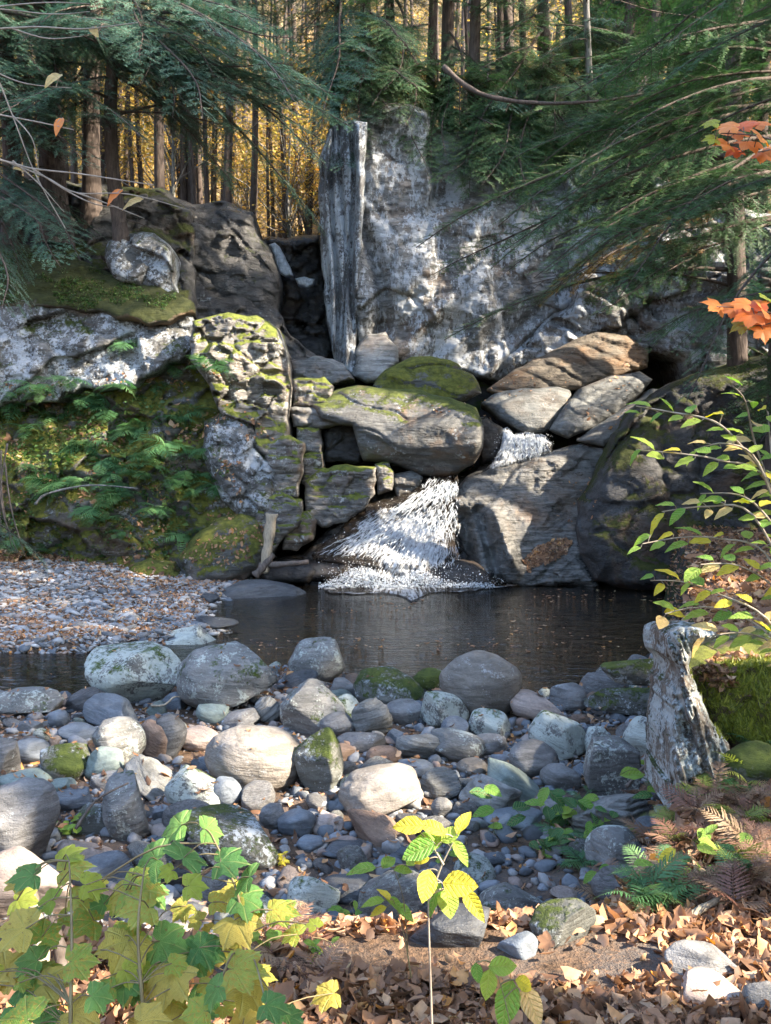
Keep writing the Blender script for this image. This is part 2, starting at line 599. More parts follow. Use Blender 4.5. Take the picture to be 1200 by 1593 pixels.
def ground_mat():
    N = NT('earth_and_rock')
    co = N.coords(rnd=False)
    g = N.n('NewGeometry')
    sn = N.n('SeparateXYZ'); N.l(g.outputs['True Normal'], sn.inputs[0])
    ps = N.n('SeparateXYZ'); N.l(g.outputs['Position'], ps.inputs[0])
    n1 = N.noise(co, 1.3, 7, .65)
    n2 = N.noise(co, 14, 5, .7)
    n3 = N.noise(co, 60, 3, .7)
    soil = N.mix(N.ramp(n2, [(.35, 0.0), (.65, 1.0)]), (.035, .024, .017), (.13, .085, .055))
    soil = N.mix(N.ramp(n1, [(.45, 0.0), (.6, 1.0)]), soil, (.10, .088, .08))
    soil = N.mix(N.ramp(n3, [(.5, 0.0), (.7, .6)]), soil, (.22, .13, .075))
    rock = N.mix(N.ramp(N.noise(co, 2.5, 8, .7), [(.35, 0.0), (.65, 1.0)]), (.012, .012, .011), (.06, .058, .055))
    mo = N.ramp(N.noise(co, 1.1, 8, .7), [(.5, 0.0), (.56, 1.0)])
    rock = N.mix(mo, rock, (.03, .045, .012))
    # forest floor of the plateau behind: leaf litter
    lit = N.mix(N.ramp(N.noise(co, 2.5, 8, .75), [(.35, 0.0), (.65, 1.0)]), (.07, .05, .03), (.34, .25, .13))
    m_far = N.ramp(N.math('MULTIPLY', N.math('SUBTRACT', ps.outputs['Y'], 26.5), .5), [(0, 0.0), (1, 1.0)])
    steep = N.ramp(sn.outputs['Z'], [(.5, 1.0), (.75, 0.0)])
    base = N.mix(m_far, soil, lit)
    steep2 = N.math('MULTIPLY', steep, N.math('SUBTRACT', 1.0, m_far))
    base = N.mix(steep2, base, rock)
    # bed of the pool
    deep = N.ramp(N.math('MULTIPLY', ps.outputs['Z'], -2.5), [(-.0, 0.0), (1, 1.0)])
    base = N.mix(deep, base, N.mix(N.ramp(N.noise(co, 5, 5, .7), [(.45, 0.0), (.6, 1.0)]), (.05, .032, .018), (.22, .12, .06)))
    P = N.n('BsdfPrincipled')
    N.l(base, P.inputs['Base Color'])
    P.inputs['Roughness'].default_value = .92
    P.inputs['Specular IOR Level'].default_value = .15
    N.l(N.bump(N.math('ADD', n2, N.math('MULTIPLY', n3, .5)), .9, .03), P.inputs['Normal'])
    N.l(P.outputs[0], N.out.inputs[0])
    return N.m
terrain = obj('ground', mesh('ground', TV, TF, [ground_mat()]))
tag(terrain, kind='structure')

# ------------------------------------------------------------------ rock masses
def rough_poly(poly, rng, amp=3.0, seg=14):
    out = []
    n = len(poly)
    for k in range(n):
        a = np.array(poly[k], float); b = np.array(poly[(k + 1) % n], float)
        L = np.linalg.norm(b - a)
        m = max(1, int(L / seg))
        nrm = np.array([-(b - a)[1], (b - a)[0]]) / (L + 1e-6)
        for j in range(m):
            q = a + (b - a) * j / m
            q = q + nrm * rng.normal(0, amp * (.6 if j else .3)) 
            out.append(q)
    return np.array(out)

RELIEFS = []
def relief(name, poly, Yf, T=1.5, R=30, rnd=.5, step=3.0, big=(.25, .8), fine=(.05, 4), block=None, strata=None, mats=(), seed=0, amp=2.5, disp=None, attrs=None, back=True, side_keep=0, seg=14, rough_edge=True):
    rng = np.random.default_rng(seed + 77)
    P = rough_poly(poly, rng, amp, seg) if rough_edge else np.array(poly, float)
    x0, y0 = P.min(0) - step; x1, y1 = P.max(0) + step
    xs = np.arange(x0, x1 + step, step); ys = np.arange(y0, y1 + step, step)
    X, Y = np.meshgrid(xs, ys)
    nx, ny = len(xs), len(ys)
    X = X.ravel(); Y = Y.ravel()
    d, qx, qy = poly_sdf(X, Y, P)
    near = (d < .35 * step) & (d > -1.15 * step)
    X = np.where(near, qx, X); Y = np.where(near, qy, Y)
    ok = (d > 0) | near
    dd = np.where(near, 0, np.maximum(d, 0))
    D = Yf(X, Y)
    t = np.clip(dd / R, 0, 1)
    D = D + rnd * (1 - np.sqrt(np.clip(1 - (1 - t) ** 2, 0, 1)))
    p = W(X, Y, D)
    off = big[0] * fbm(p * big[1] + seed * 3.7, 4, seed)
    if block:
        A, sc, rot, ck = block
        Rm = np.array(Euler(rot).to_matrix())
        q = (p + .12 * np.stack([fbm(p * 2 + 5, 2, seed + 3), fbm(p * 2 + 9, 2, seed + 4), fbm(p * 2, 2, seed + 5)], -1)) @ Rm.T * np.array(sc)
        v, gap, cid = facets(q, seed, .9)
        off = off + v * A * .8 - ck * .7 * sstep(.07, 0, gap) * sstep(.35, .6, cid)
        v, gap, cid = facets(q * 2.7 + 3.3, seed + 50, .9)
        off = off + v * A * .32 - ck * .4 * sstep(.08, 0, gap) * sstep(.5, .7, cid)
    if strata:
        A, fr, nv, ck = strata
        nv = np.array(nv, float); nv /= np.linalg.norm(nv)
        u = (p @ nv) * fr + .55 * fbm(p * .6, 3, seed + 11) * 1.6
        k = np.floor(u); fu = u - k
        r = hsh(k, 0 * k + seed, 0 * k, 3)
        r2 = hsh(k + 1, 0 * k + seed, 0 * k, 3)
        off = off + A * (r + (r2 - r) * sstep(.8, 1, fu) - .5) - ck * (sstep(.12, 0, fu) * .5 + sstep(.8, 1, fu) * .5) * (.5 + r)
    off = off + fine[0] * fbm(p * fine[1], 4, seed + 21)
    if disp is not None:
        off = off + disp(X, Y, p, dd)
    wgt = np.clip(dd / (step * 2.5), 0, 1) if rough_edge else 1
    D = D - off * (.35 + .65 * wgt)
    p = W(X, Y, D)
    i = (np.arange(ny - 1)[:, None] * nx + np.arange(nx - 1)[None]).ravel()
    Fq = np.stack([i, i + nx, i + nx + 1, i + 1], -1)
    Fq = Fq[ok[Fq].all(1)]
    # drop quads wholly snapped to the outline
    Fq = Fq[~near[Fq].all(1)]
    used = np.unique(Fq)
    rm = -np.ones(len(X), int); rm[used] = np.arange(len(used))
    V = p[used]; Fq = rm[Fq]
    Fs = [Fq]
    if back:
        e = np.concatenate([Fq[:, [0, 1]], Fq[:, [1, 2]], Fq[:, [2, 3]], Fq[:, [3, 0]]])
        key = np.sort(e, 1) @ np.array([1, len(V) + 1])
        _, inv, cnt = np.unique(key, return_inverse=True, return_counts=True)
        be = e[cnt[inv] == 1]
        bv = np.unique(be)
        cx = V.mean(0)
        rings = []
        prev = {int(v): int(v) for v in bv}
        VV = [V]; n = len(V)
        m = -np.ones(len(V), int)
        prevm = np.arange(len(V))
        for fr_, sh_ in ((.12, .0), (.5, .03), (1.0, .12)):
            q = V[bv] + np.array([0, T * fr_, 0]) + (cx - V[bv]) * np.array([sh_, 0, sh_])
            q = q + .04 * T * fr_ * np.stack([fbm(q * 3, 2, 1), fbm(q * 3, 2, 2), fbm(q * 3, 2, 3)], -1)
            VV.append(q)
            cur = -np.ones(len(V), int); cur[bv] = n + np.arange(len(bv)); n += len(bv)
            Fs.append(np.stack([be[:, 1] * 0 + prevm[be[:, 1]], prevm[be[:, 0]], cur[be[:, 0]], cur[be[:, 1]]], -1))
            prevm = cur
        V = np.concatenate(VV)
    at = None
    if attrs:
        at = {}
        for k, f_ in attrs.items():
            a = np.zeros(len(V)); a[:len(used)] = f_(X[used], Y[used]); at[k] = a
    RELIEFS.append((V, Fs, name))
    return obj(name, mesh(name, V, Fs, mats, True, None, at))

def plane_y(ya, pya, yb, pyb, kx=0, x0=600):
    return lambda X, Y: ya + (Y - pya) * (yb - ya) / (pyb - pya) + kx * (X - x0)

GREY1, GREY2 = (.16, .165, .165), (.26, .265, .265)
M_face = rock_mat('pale_lichened_cliff', (.13, .13, .125), (.25, .25, .24), (.055, .052, .048), lichen=.56, lich_col=(.45, .47, .485), lsc=.75, moss=.22, lstr=(1.6, 1, .8), strata=(.7, 1, 3.2), srot=(0, .55, 0), sscale=1.3, bumpd=.07, crack=.6, brown=.4)
M_col = rock_mat('streaked_column_rock', (.14, .14, .14), (.26, .26, .26), (.05, .05, .05), lichen=.58, lich_col=(.45, .49, .52), lsc=1.4, moss=.28, strata=(5, 3, .5), srot=(0, .05, 0), bumpd=.07, crack=.7)
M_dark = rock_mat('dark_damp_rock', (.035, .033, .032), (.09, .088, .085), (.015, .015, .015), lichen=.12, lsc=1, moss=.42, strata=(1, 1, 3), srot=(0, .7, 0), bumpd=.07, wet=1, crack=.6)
M_band = rock_mat('grey_ledge_rock', (.12, .118, .11), (.23, .228, .22), (.05, .047, .04), lichen=.55, lich_col=(.42, .45, .47), lsc=1.9, moss=.56, strata=(1, 1, 3), srot=(0, .3, 0), bumpd=.06, crack=.6)
M_mossy = rock_mat('moss_covered_rock', (.12, .12, .11), (.20, .20, .19), (.05, .048, .04), lichen=.35, lsc=1.8, moss=.80, msc=1.3, mnz=.4, moss_col=((.035, .045, .008), (.19, .19, .03)), bumpd=.06, brown=.5)
M_moss = rock_mat('thick_moss_ledge', (.06, .05, .03), (.12, .11, .08), lichen=.15, moss=.92, msc=1.2, moss_col=((.018, .024, .006), (.055, .06, .014)), bumpd=.06, brown=.8)
M_strat = rock_mat('layered_mossy_rock', (.17, .165, .155), (.34, .32, .29), (.07, .06, .05), lichen=.38, lich_col=(.5, .51, .48), lsc=2, moss=.52, msc=1.5, mnz=.8, moss_col=((.05, .07, .01), (.19, .21, .035)), strata=(1, 1, 6), bumpd=.05, crack=.5, brown=.5)
M_slab = rock_mat('smooth_grey_slab', (.17, .175, .17), (.30, .30, .285), (.07, .07, .065), lichen=.15, lsc=1.2, moss=.15, strata=(.6, 1, 5), srot=(0, .45, 0), sscale=1.2, bumpd=.05, rough=.6, wet=.6, crack=.3, brown=.45)
M_wslab = rock_mat('wet_layered_slab', (.17, .165, .155), (.30, .295, .275), (.06, .058, .05), lichen=.1, lsc=1.2, moss=.1, strata=(.7, 1, 6), srot=(0, .5, 0), sscale=1.3, bumpd=.08, rough=.5, wet=1, crack=.6, brown=.6)
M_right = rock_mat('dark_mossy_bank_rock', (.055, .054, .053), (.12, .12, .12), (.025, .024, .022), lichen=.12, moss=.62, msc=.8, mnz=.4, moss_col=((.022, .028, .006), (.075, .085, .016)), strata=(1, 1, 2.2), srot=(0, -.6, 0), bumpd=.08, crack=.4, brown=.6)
M_wet = rock_mat('wet_black_rock', (.016, .015, .014), (.042, .038, .034), (.009, .008, .008), lichen=0, moss=.12, rough=.3, wet=1, strata=(1, 1, 3), bumpd=.05, brown=.12)
M_ledge = rock_mat('brown_layered_ledge', (.11, .095, .075), (.24, .20, .15), (.05, .04, .03), lichen=.2, moss=.3, strata=(1, 1, 5), srot=(0, .5, 0), bumpd=.07, crack=.6, brown=.8)
M_tiltg = rock_mat('pale_tilted_rock', (.15, .155, .15), (.27, .275, .26), (.08, .08, .075), lichen=.2, moss=.2, strata=(1, 1, 4), srot=(0, .5, 0), bumpd=.05, brown=.3)

def st(o, label=None, cat='rock', group=None):
    return tag(o, label, cat, group)

def cliff(name, label, *a, **k):
    return tag(relief(name, *a, **k), label, k.get('cat', 'cliff'))

# --- back wall, left of the upper fall
st(relief('rock_wall', [(205, 300), (250, 292), (300, 318), (345, 312), (395, 330), (405, 370), (420, 385), (436, 430), (432, 480), (452, 520), (500, 560), (520, 640), (300, 640), (255, 540), (228, 450), (205, 380)],
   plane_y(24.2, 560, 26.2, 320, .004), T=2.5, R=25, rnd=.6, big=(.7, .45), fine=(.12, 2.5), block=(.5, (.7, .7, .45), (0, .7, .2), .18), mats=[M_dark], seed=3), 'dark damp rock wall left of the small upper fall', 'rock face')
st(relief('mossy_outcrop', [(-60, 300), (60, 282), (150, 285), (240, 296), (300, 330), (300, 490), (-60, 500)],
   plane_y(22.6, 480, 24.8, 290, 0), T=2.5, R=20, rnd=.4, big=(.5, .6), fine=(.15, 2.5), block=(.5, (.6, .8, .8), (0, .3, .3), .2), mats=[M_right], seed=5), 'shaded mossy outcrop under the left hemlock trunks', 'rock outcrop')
st(relief('fall_ledge', [(402, 374), (420, 368), (445, 372), (470, 366), (497, 366), (505, 450), (510, 520), (520, 590), (430, 590), (425, 500), (415, 430)],
   lambda X, Y: 27.2 - .9 * sstep(425, 540, Y) - .8 * sstep(470, 560, Y) + .3 * sstep(440, 400, Y), T=1.5, R=14, rnd=.3, big=(.3, .9), fine=(.1, 3), block=(.45, (1.1, 1, 1.2), (0, .2, .1), .15), mats=[M_wet], seed=8, step=2.5), 'black wet ledge the small upper fall drops over', 'rock face')
st(relief('black_boulder', [(300, 395), (350, 365), (400, 372), (425, 395), (436, 440), (425, 485), (390, 492), (340, 480), (305, 450)],
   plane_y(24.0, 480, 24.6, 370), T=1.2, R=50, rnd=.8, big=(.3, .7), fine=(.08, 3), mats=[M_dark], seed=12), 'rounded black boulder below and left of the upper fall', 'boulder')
# --- main cliff
def face_disp(X, Y, p, dd):
    # dark vertical chimney between the columns and the face, a faint overhang lower down, oblique ribs
    c = 572 + 18 * np.sin(Y / 60.) + .05 * (Y - 350)
    r = -.5 * np.exp(-((X - c) / 14) ** 2) * sstep(300, 360, Y) * sstep(560, 500, Y)
    r += .35 * sstep(520, 470, Y) - .75 * sstep(664, 672, X + 5 * np.sin(Y / 17.)) * sstep(345, 300, Y + .12 * (X - 670)) + .25 * sstep(760, 750, X - .25 * (Y - 400)) * sstep(330, 350, Y)
    r += .30 * ridged(np.stack([(X + 1.1 * Y) / 90., (X - .6 * Y) / 420., 0 * X], -1), 4, 9) * sstep(430, 500, Y)
    r += .10 * ridged(np.stack([X / 40., Y / 300., 0 * X], -1), 4, 19)
    return r
cliff('rock_cliff', 'tall pale grey lichen streaked cliff face behind the ledges',
   [(558, 215), (572, 175), (600, 158), (640, 162), (668, 172), (672, 196), (700, 205), (760, 204), (830, 216), (862, 222), (900, 250), (905, 400), (915, 520), (900, 575), (860, 600), (760, 596), (735, 585), (640, 566), (590, 588), (560, 585), (548, 470), (545, 380), (552, 300)],
   lambda X, Y: 25.0 + (600 - Y) * .0016 + (X - 600) * .0022, T=2.5, R=10, rnd=.35, step=2.6, big=(.12, .5), fine=(.09, 5), block=(.18, (.45, .6, .6), (0, .6, .2), .09), disp=face_disp, mats=[M_face], seed=21, amp=3)
def col_disp(X, Y, p, dd):
    r = 0
    for c, w_, a in ((520, 3.5, .45), (534, 2.5, .3), (549, 4, .5), (507, 2, .2)):
        cc = c + 4 * np.sin(Y / 50. + c) + .02 * (Y - 350)
        r = r - a * np.exp(-((X - cc) / w_) ** 2) + .12 * np.tanh((X - cc) / 6) * (1 if c % 2 else -1)
    return r + .16 * ridged(np.stack([X / 22., Y / 500., 0 * X], -1), 3, 4) + .14 * fbm(np.stack([X / 9., Y / 50., 0 * X], -1), 4, 6)
cliff('column_cliff', 'dark vertical rock columns at the left end of the pale cliff',
   [(496, 250), (512, 200), (545, 185), (572, 190), (566, 300), (560, 400), (556, 480), (552, 588), (520, 560), (505, 470), (497, 380)],
   lambda X, Y: 24.75 + (600 - Y) * .001 - .012 * (X - 495), T=3, R=7, rnd=.3, step=2.2, big=(.12, .6), fine=(.05, 5),
   disp=col_disp, mats=[M_col], seed=23, amp=2)
cliff('leaning_slab', 'smooth grey slab leaning against the foot of the cliff',
   [(548, 585), (552, 545), (572, 520), (600, 516), (618, 540), (622, 566), (600, 592), (570, 596)],
   plane_y(23.9, 590, 24.5, 515), T=1, R=12, rnd=.3, step=2.2, big=(.05, .6), fine=(.03, 5), strata=(.06, 3, (1, 0, -.9), .04), mats=[M_slab], seed=25)
cliff('slanting_cliff', 'broken dark right part of the cliff with slanting strata under the hemlocks',
   [(880, 235), (930, 250), (1010, 270), (1090, 300), (1180, 330), (1290, 350), (1290, 640), (1080, 600), (1060, 560), (1020, 548), (960, 560), (900, 600), (850, 606), (800, 600), (780, 560), (850, 500), (890, 470), (880, 380)],
   lambda X, Y: 24.6 + (600 - Y) * .004 - .006 * (X - 850), T=2.5, R=14, rnd=.4, step=2.8, big=(.5, .5), fine=(.1, 3), block=(.5, (.5, .8, .9), (0, -.65, .2), .2), strata=(.25, 1.6, (.45, 0, .9), .15), mats=[M_face], seed=27, amp=4)
st(relief('strata_ledge', [(756, 606), (800, 575), (860, 545), (930, 515), (975, 520), (1010, 545), (1008, 572), (950, 590), (905, 606), (860, 612), (790, 615)],
   plane_y(23.2, 610, 24.0, 520), T=1.5, R=14, rnd=.4, step=2.5, big=(.2, .8), fine=(.06, 4), strata=(.3, 2.2, (.45, 0, .9), .2), mats=[M_ledge], seed=29), 'brown layered ledge catching the sun at the cliff foot', 'rock ledge')
# --- left cliff stack
st(relief('lichen_block', [(168, 374), (200, 362), (240, 362), (262, 378), (272, 420), (270, 464), (235, 458), (178, 432), (164, 402)],
   plane_y(21.7, 460, 22.2, 362), T=1.5, R=11, rnd=.4, step=2.4, block=(.4, (.9, 1, 1), (0, .5, .2), .12), big=(.15, .8), fine=(.06, 4), mats=[M_band], seed=31), 'square white lichened block standing on the moss ledge', 'rock')
st(relief('moss_ledge', [(-60, 392), (40, 378), (100, 392), (170, 425), (220, 440), (275, 452), (300, 470), (302, 486), (262, 505), (215, 500), (150, 486), (60, 478), (-60, 480)],
   plane_y(21.1, 490, 22.9, 390), T=1.5, R=14, rnd=.25, step=2.8, big=(.2, .8), fine=(.1, 3), mats=[M_moss], seed=33, amp=4), 'long dark ledge thick with moss on the left cliff', 'rock ledge')
st(relief('lichen_band', [(-60, 455), (60, 462), (120, 474), (200, 480), (255, 470), (298, 472), (304, 505), (297, 552), (250, 578), (200, 606), (130, 606), (60, 625), (-60, 630)],
   plane_y(21.0, 600, 21.6, 465), T=1.5, R=14, rnd=.4, step=2.6, big=(.3, .8), fine=(.08, 4), block=(.3, (.6, .8, .9), (0, .3, .2), .15), mats=[M_band], seed=35, amp=7), 'whitish grey band of lichened rock below the moss ledge', 'rock face')
def yA(X, Y):
    return 19.9 + np.clip(900 - Y, 0, 600) / 340. * 1.9 + .3 * sstep(330, 460, X)
cliff('mossy_cliff', 'broad mossy fern covered slope of the left cliff above the gravel',
   [(-60, 585), (60, 590), (150, 572), (240, 566), (300, 545), (340, 540), (380, 600), (440, 690), (462, 740), (455, 800), (440, 850), (405, 895), (340, 918), (230, 918), (120, 902), (-60, 905)],
   yA, T=2, R=16, rnd=.5, step=3, big=(.5, .55), fine=(.13, 4), block=(.6, (.55, .7, .8), (0, .35, .3), .22), mats=[M_mossy], seed=37, amp=3)
st(relief('corner_pillar', [(300, 500), (340, 488), (400, 490), (434, 512), (447, 545), (452, 600), (448, 650), (456, 700), (430, 720), (395, 700), (350, 650), (325, 600), (296, 560)],
   lambda X, Y: 20.75 + (600 - Y) * .003 + .006 * (X - 400), T=2.2, R=10, rnd=.35, step=2.3, big=(.25, .8), fine=(.06, 4), block=(.45, (1.0, 1, 1.7), (0, .12, .2), .2), mats=[M_strat], seed=39, amp=3), 'cracked blocky corner of the left cliff with a sunlit right edge', 'rock pillar')
st(relief('grey_outcrop', [(318, 655), (345, 640), (385, 645), (410, 690), (432, 730), (434, 790), (410, 815), (372, 808), (338, 765), (314, 705)],
   plane_y(19.9, 810, 20.5, 645), T=1.5, R=26, rnd=.5, step=2.4, big=(.25, .8), fine=(.06, 4), block=(.3, (.8, 1, 1.2), (0, -.3, .2), .15), mats=[M_band], seed=41), 'grey outcrop half under moss at the right of the fern slope', 'rock')
st(relief('mossy_boulder', [(275, 868), (300, 835), (335, 808), (375, 795), (412, 808), (424, 850), (405, 890), (355, 916), (290, 922)],
   plane_y(19.3, 915, 19.8, 800), T=1.4, R=34, rnd=.7, step=2.4, big=(.15, .8), fine=(.05, 4), strata=(.08, 2, (-.5, 0, .9), .05), mats=[M_mossy], seed=43), 'dark wedge shaped mossy boulder at the cliff foot by the gravel', 'boulder')
st(relief('mossy_boulder', [(192, 905), (200, 880), (235, 868), (270, 875), (285, 900), (262, 922), (215, 922)],
   plane_y(19.3, 915, 19.5, 868), T=.9, R=24, rnd=.5, step=2.4, big=(.08, .9), fine=(.04, 4), mats=[M_mossy], seed=44), 'low flat mossy rock at the gravel edge left of the wedge boulder', 'boulder')
# --- layered stack between the left cliff and the cascade: every block its own thing
blk = [
 ([(452, 562), (500, 553), (535, 566), (552, 590), (520, 598), (456, 592)], 23.2, 22.7, M_slab, 'flat pale slab at the back of the layered ledges'),
 ([(456, 590), (505, 586), (519, 600), (514, 634), (456, 632)], 21.8, 21.6, M_strat, 'square yellow mossed block on top of the layered stack'),
 ([(450, 634), (520, 630), (538, 645), (534, 662), (500, 668), (458, 664)], 21.6, 21.4, M_tiltg, 'pale flat slab jutting below the square mossed block'),
 ([(462, 664), (498, 666), (503, 690), (500, 706), (464, 704)], 21.3, 21.2, M_strat, 'small dark layered block in the middle of the stack'),
 ([(466, 702), (503, 704), (503, 742), (495, 762), (468, 752)], 21.1, 21.0, M_strat, 'bright green mossed block low in the layered stack'),
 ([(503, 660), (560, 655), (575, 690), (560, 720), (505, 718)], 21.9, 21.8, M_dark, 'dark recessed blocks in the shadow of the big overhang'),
 ([(415, 690), (450, 676), (472, 688), (470, 735), (462, 775), (430, 772), (412, 735)], 20.4, 20.2, M_strat, 'upright moss capped pillar block beside the dead vertical log'),
 ([(405, 775), (440, 765), (468, 780), (470, 812), (440, 840), (418, 868), (400, 850), (398, 800)], 20.1, 19.9, M_strat, 'green topped rounded block above the cascade left bank'),
 ([(474, 748), (500, 728), (540, 722), (585, 726), (583, 768), (566, 795), (530, 815), (500, 822), (476, 800)], 20.9, 20.5, M_strat, 'cream sunlit block with moss top left of the cascade'),
 ([(583, 722), (606, 718), (614, 735), (610, 764), (588, 770)], 21.1, 21.0, M_strat, 'narrow block beside the cream sunlit block'),
 ([(606, 740), (640, 732), (658, 742), (652, 768), (618, 774)], 21.4, 21.2, M_tiltg, 'small grey wedge block at the top left of the cascade'),
 ([(446, 806), (478, 796), (492, 810), (486, 840), (462, 858), (440, 856)], 20.2, 20.0, M_strat, 'smooth lit block low at the cascade left bank'),
]
for k, (pl, ya, yb, m, lab) in enumerate(blk):
    pa = np.array(pl)
    t0, t1 = pa[:, 1].min(), pa[:, 1].max()
    st(relief('ledge_block', pl, plane_y(yb, t1, ya, t0), T=1.6, R=9, rnd=.22, step=2.0, big=(.07, 1.2), fine=(.035, 6), strata=(.12, 4.5, (.1, 0, 1), .07), block=(.12, (1.5, 1, 2), (0, .1, k * .3), .08), mats=[m], seed=50 + k, amp=1.8, seg=9), lab, 'rock', 'layered blocks beside the cascade')
st(relief('mossy_boulder', [(580, 600), (598, 574), (640, 556), (700, 560), (738, 582), (750, 612), (700, 630), (640, 626), (598, 618)],
   plane_y(22.2, 625, 23.1, 556), T=1.6, R=16, rnd=.4, step=2.3, big=(.2, .9), fine=(.05, 4), strata=(.15, 2.5, (.3, 0, 1), .12), mats=[M_mossy], seed=71), 'rounded dark mossy boulder resting on top of the big overhang block', 'boulder')
def overhang(X, Y):
    # top surface slopes back, face is steep and undercut
    return 20.95 + .9 * sstep(668, 596, Y) + .5 * sstep(690, 738, Y)
st(relief('overhang_boulder', [(480, 628), (520, 606), (575, 600), (640, 606), (700, 618), (740, 634), (753, 662), (752, 696), (738, 722), (700, 742), (650, 740), (610, 722), (565, 718), (556, 690), (548, 664), (500, 652)],
   overhang, T=2.2, R=14, rnd=.4, step=2.2, big=(.2, .6), fine=(.05, 4), strata=(.2, 1.4, (.35, 0, 1), .1), mats=[rock_mat('overhang_rock', (.10, .10, .095), (.20, .20, .19), (.05, .048, .045), lichen=.3, moss=.40, msc=1.1, mnz=.8, moss_col=((.03, .042, .008), (.12, .14, .028)), strata=(.8, 1, 4), srot=(0, .4, 0), bumpd=.06, brown=.9)], seed=73), 'huge overhanging block with mossy top left of the middle fall', 'boulder')
# --- right of the middle fall
st(relief('pale_boulder', [(748, 628), (775, 608), (810, 600), (850, 600), (888, 606), (892, 628), (876, 656), (850, 674), (818, 676), (780, 655)],
   plane_y(22.3, 675, 23.1, 600), T=1.4, R=26, rnd=.6, step=2.3, big=(.12, .8), fine=(.03, 4), mats=[M_tiltg], seed=75), 'smooth pale topped boulder just above the middle fall', 'boulder')
st(relief('slanting_boulder', [(856, 668), (876, 636), (905, 604), (950, 584), (995, 578), (1015, 590), (1000, 612), (965, 640), (925, 668), (885, 682)],
   plane_y(21.9, 680, 22.9, 580), T=1.3, R=18, rnd=.45, step=2.3, big=(.1, .8), fine=(.04, 4), strata=(.1, 2.5, (.5, 0, .85), .08), mats=[M_tiltg], seed=77), 'long slanting grey boulder right of the pale topped boulder', 'boulder')
st(relief('slanting_boulder', [(900, 686), (935, 660), (975, 632), (1015, 605), (1046, 612), (1030, 640), (985, 668), (940, 696)],
   plane_y(21.3, 690, 22.2, 610), T=1.2, R=14, rnd=.4, step=2.3, big=(.1, .8), fine=(.04, 4), mats=[M_tiltg], seed=79), 'lower slanting grey boulder in the hollow under the cliff', 'boulder')
# --- big wet slab right of the cascade
def yI(X, Y):
    return 19.75 + (905 - np.clip(Y, 690, 905)) / 215. * 2.0 + .5 * sstep(760, 720, X) * sstep(780, 860, Y)
def dI(X, Y, p, dd):
    r = .45 * np.exp(-((X - (768 + (Y - 790) * .35)) / 10) ** 2) * sstep(780, 800, Y) * sstep(900, 870, Y)
    r -= .4 * np.exp(-((X - (742 + (Y - 790) * .3)) / 8) ** 2) * sstep(780, 800, Y)
    r -= .45 * np.exp(-((X - (722 + (Y - 790) * .1)) / 12) ** 2) * sstep(780, 805, Y)
    return r
st(relief('water_worn_slab', [(700, 772), (728, 742), (770, 722), (815, 714), (862, 702), (905, 690), (945, 684), (956, 705), (950, 760), (925, 800), (908, 830), (912, 870), (936, 915), (830, 915), (790, 908), (748, 900), (722, 870), (704, 820)],
   yI, T=2, R=18, rnd=.5, step=2.0, big=(.25, .6), fine=(.08, 5), block=(.10, (.7, 1, 1.1), (0, .5, .2), .06), strata=(.26, 2.0, (-.50, -.3, .80), .10), disp=dI, mats=[M_wslab], seed=81), 'large sloping water worn slab right of the cascade', 'rock slab')
st(relief('mossy_bank_rock', [(1290, 520), (1200, 548), (1150, 562), (1085, 580), (1030, 606), (985, 640), (950, 690), (928, 740), (902, 780), (893, 820), (900, 862), (925, 905), (1000, 922), (1100, 925), (1290, 930)],
   lambda X, Y: 18.9 + (915 - Y) / 350. * 2.0 - .0035 * (X - 900), T=2.5, R=42, rnd=1.1, step=3, big=(.55, .45), fine=(.08, 3), block=(.3, (.4, .6, .5), (0, -.6, .2), .15), strata=(.2, 1.2, (.5, 0, .8), .1), mats=[M_right], seed=83, amp=3), 'massive dark mossy rock rising from the right side of the pool', 'rock')
# --- rock under the cascade, low humps
st(relief('cascade_rock', [(655, 742), (712, 738), (722, 780), (712, 830), (735, 880), (770, 900), (790, 925), (470, 925), (470, 900), (430, 890), (415, 868), (470, 862), (520, 815), (575, 775)],
   lambda X, Y: 19.95 + (915 - np.clip(Y, 735, 915)) / 180. * 2.0, T=1.5, R=10, rnd=.2, step=2.4, big=(.2, .9), fine=(.06, 4), block=(.25, (1, 1, 1.4), (0, .3, .1), .1), mats=[M_wet], seed=85), 'dark wet rock under the lower cascade', 'rock')
hump = [([(395, 880), (440, 868), (490, 872), (500, 890), (480, 908), (410, 908)], 19.6, 'low brown wet rock left of the cascade foot'),
        ([(640, 880), (690, 865), (740, 872), (768, 892), (772, 915), (650, 918)], 19.55, 'wet black rock at the right foot of the cascade'),
        ([(470, 878), (500, 866), (545, 866), (570, 880), (575, 900), (480, 905)], 19.7, 'wet dark rock splitting the foam at the cascade foot')]
for k, (pl, yy, lab) in enumerate(hump):
    st(relief('wet_rock', pl, lambda X, Y: yy + (910 - Y) * .008, T=.8, R=14, rnd=.35, step=2, big=(.06, 1.5), fine=(.03, 5), mats=[M_wet], seed=90 + k, amp=1.5), lab, 'rock')
st(relief('wet_rock', [(742, 650), (756, 648), (782, 665), (786, 690), (776, 716), (750, 722), (742, 700)], lambda X, Y: 22.0 + 0 * X, T=.8, R=10, rnd=.3, step=2, mats=[M_wet], seed=95, amp=1.5), 'black wet rock in the gap left of the middle fall', 'rock')
st(relief('wet_rock', [(640, 770), (700, 745), (760, 712), (800, 712), (800, 735), (740, 765), (690, 800)], lambda X, Y: 21.95 + (790 - Y) * .006, T=.8, R=10, rnd=.3, step=2.4, mats=[M_wet], seed=96, amp=1.5), 'dark wet rock lip between middle fall and lower cascade', 'rock')

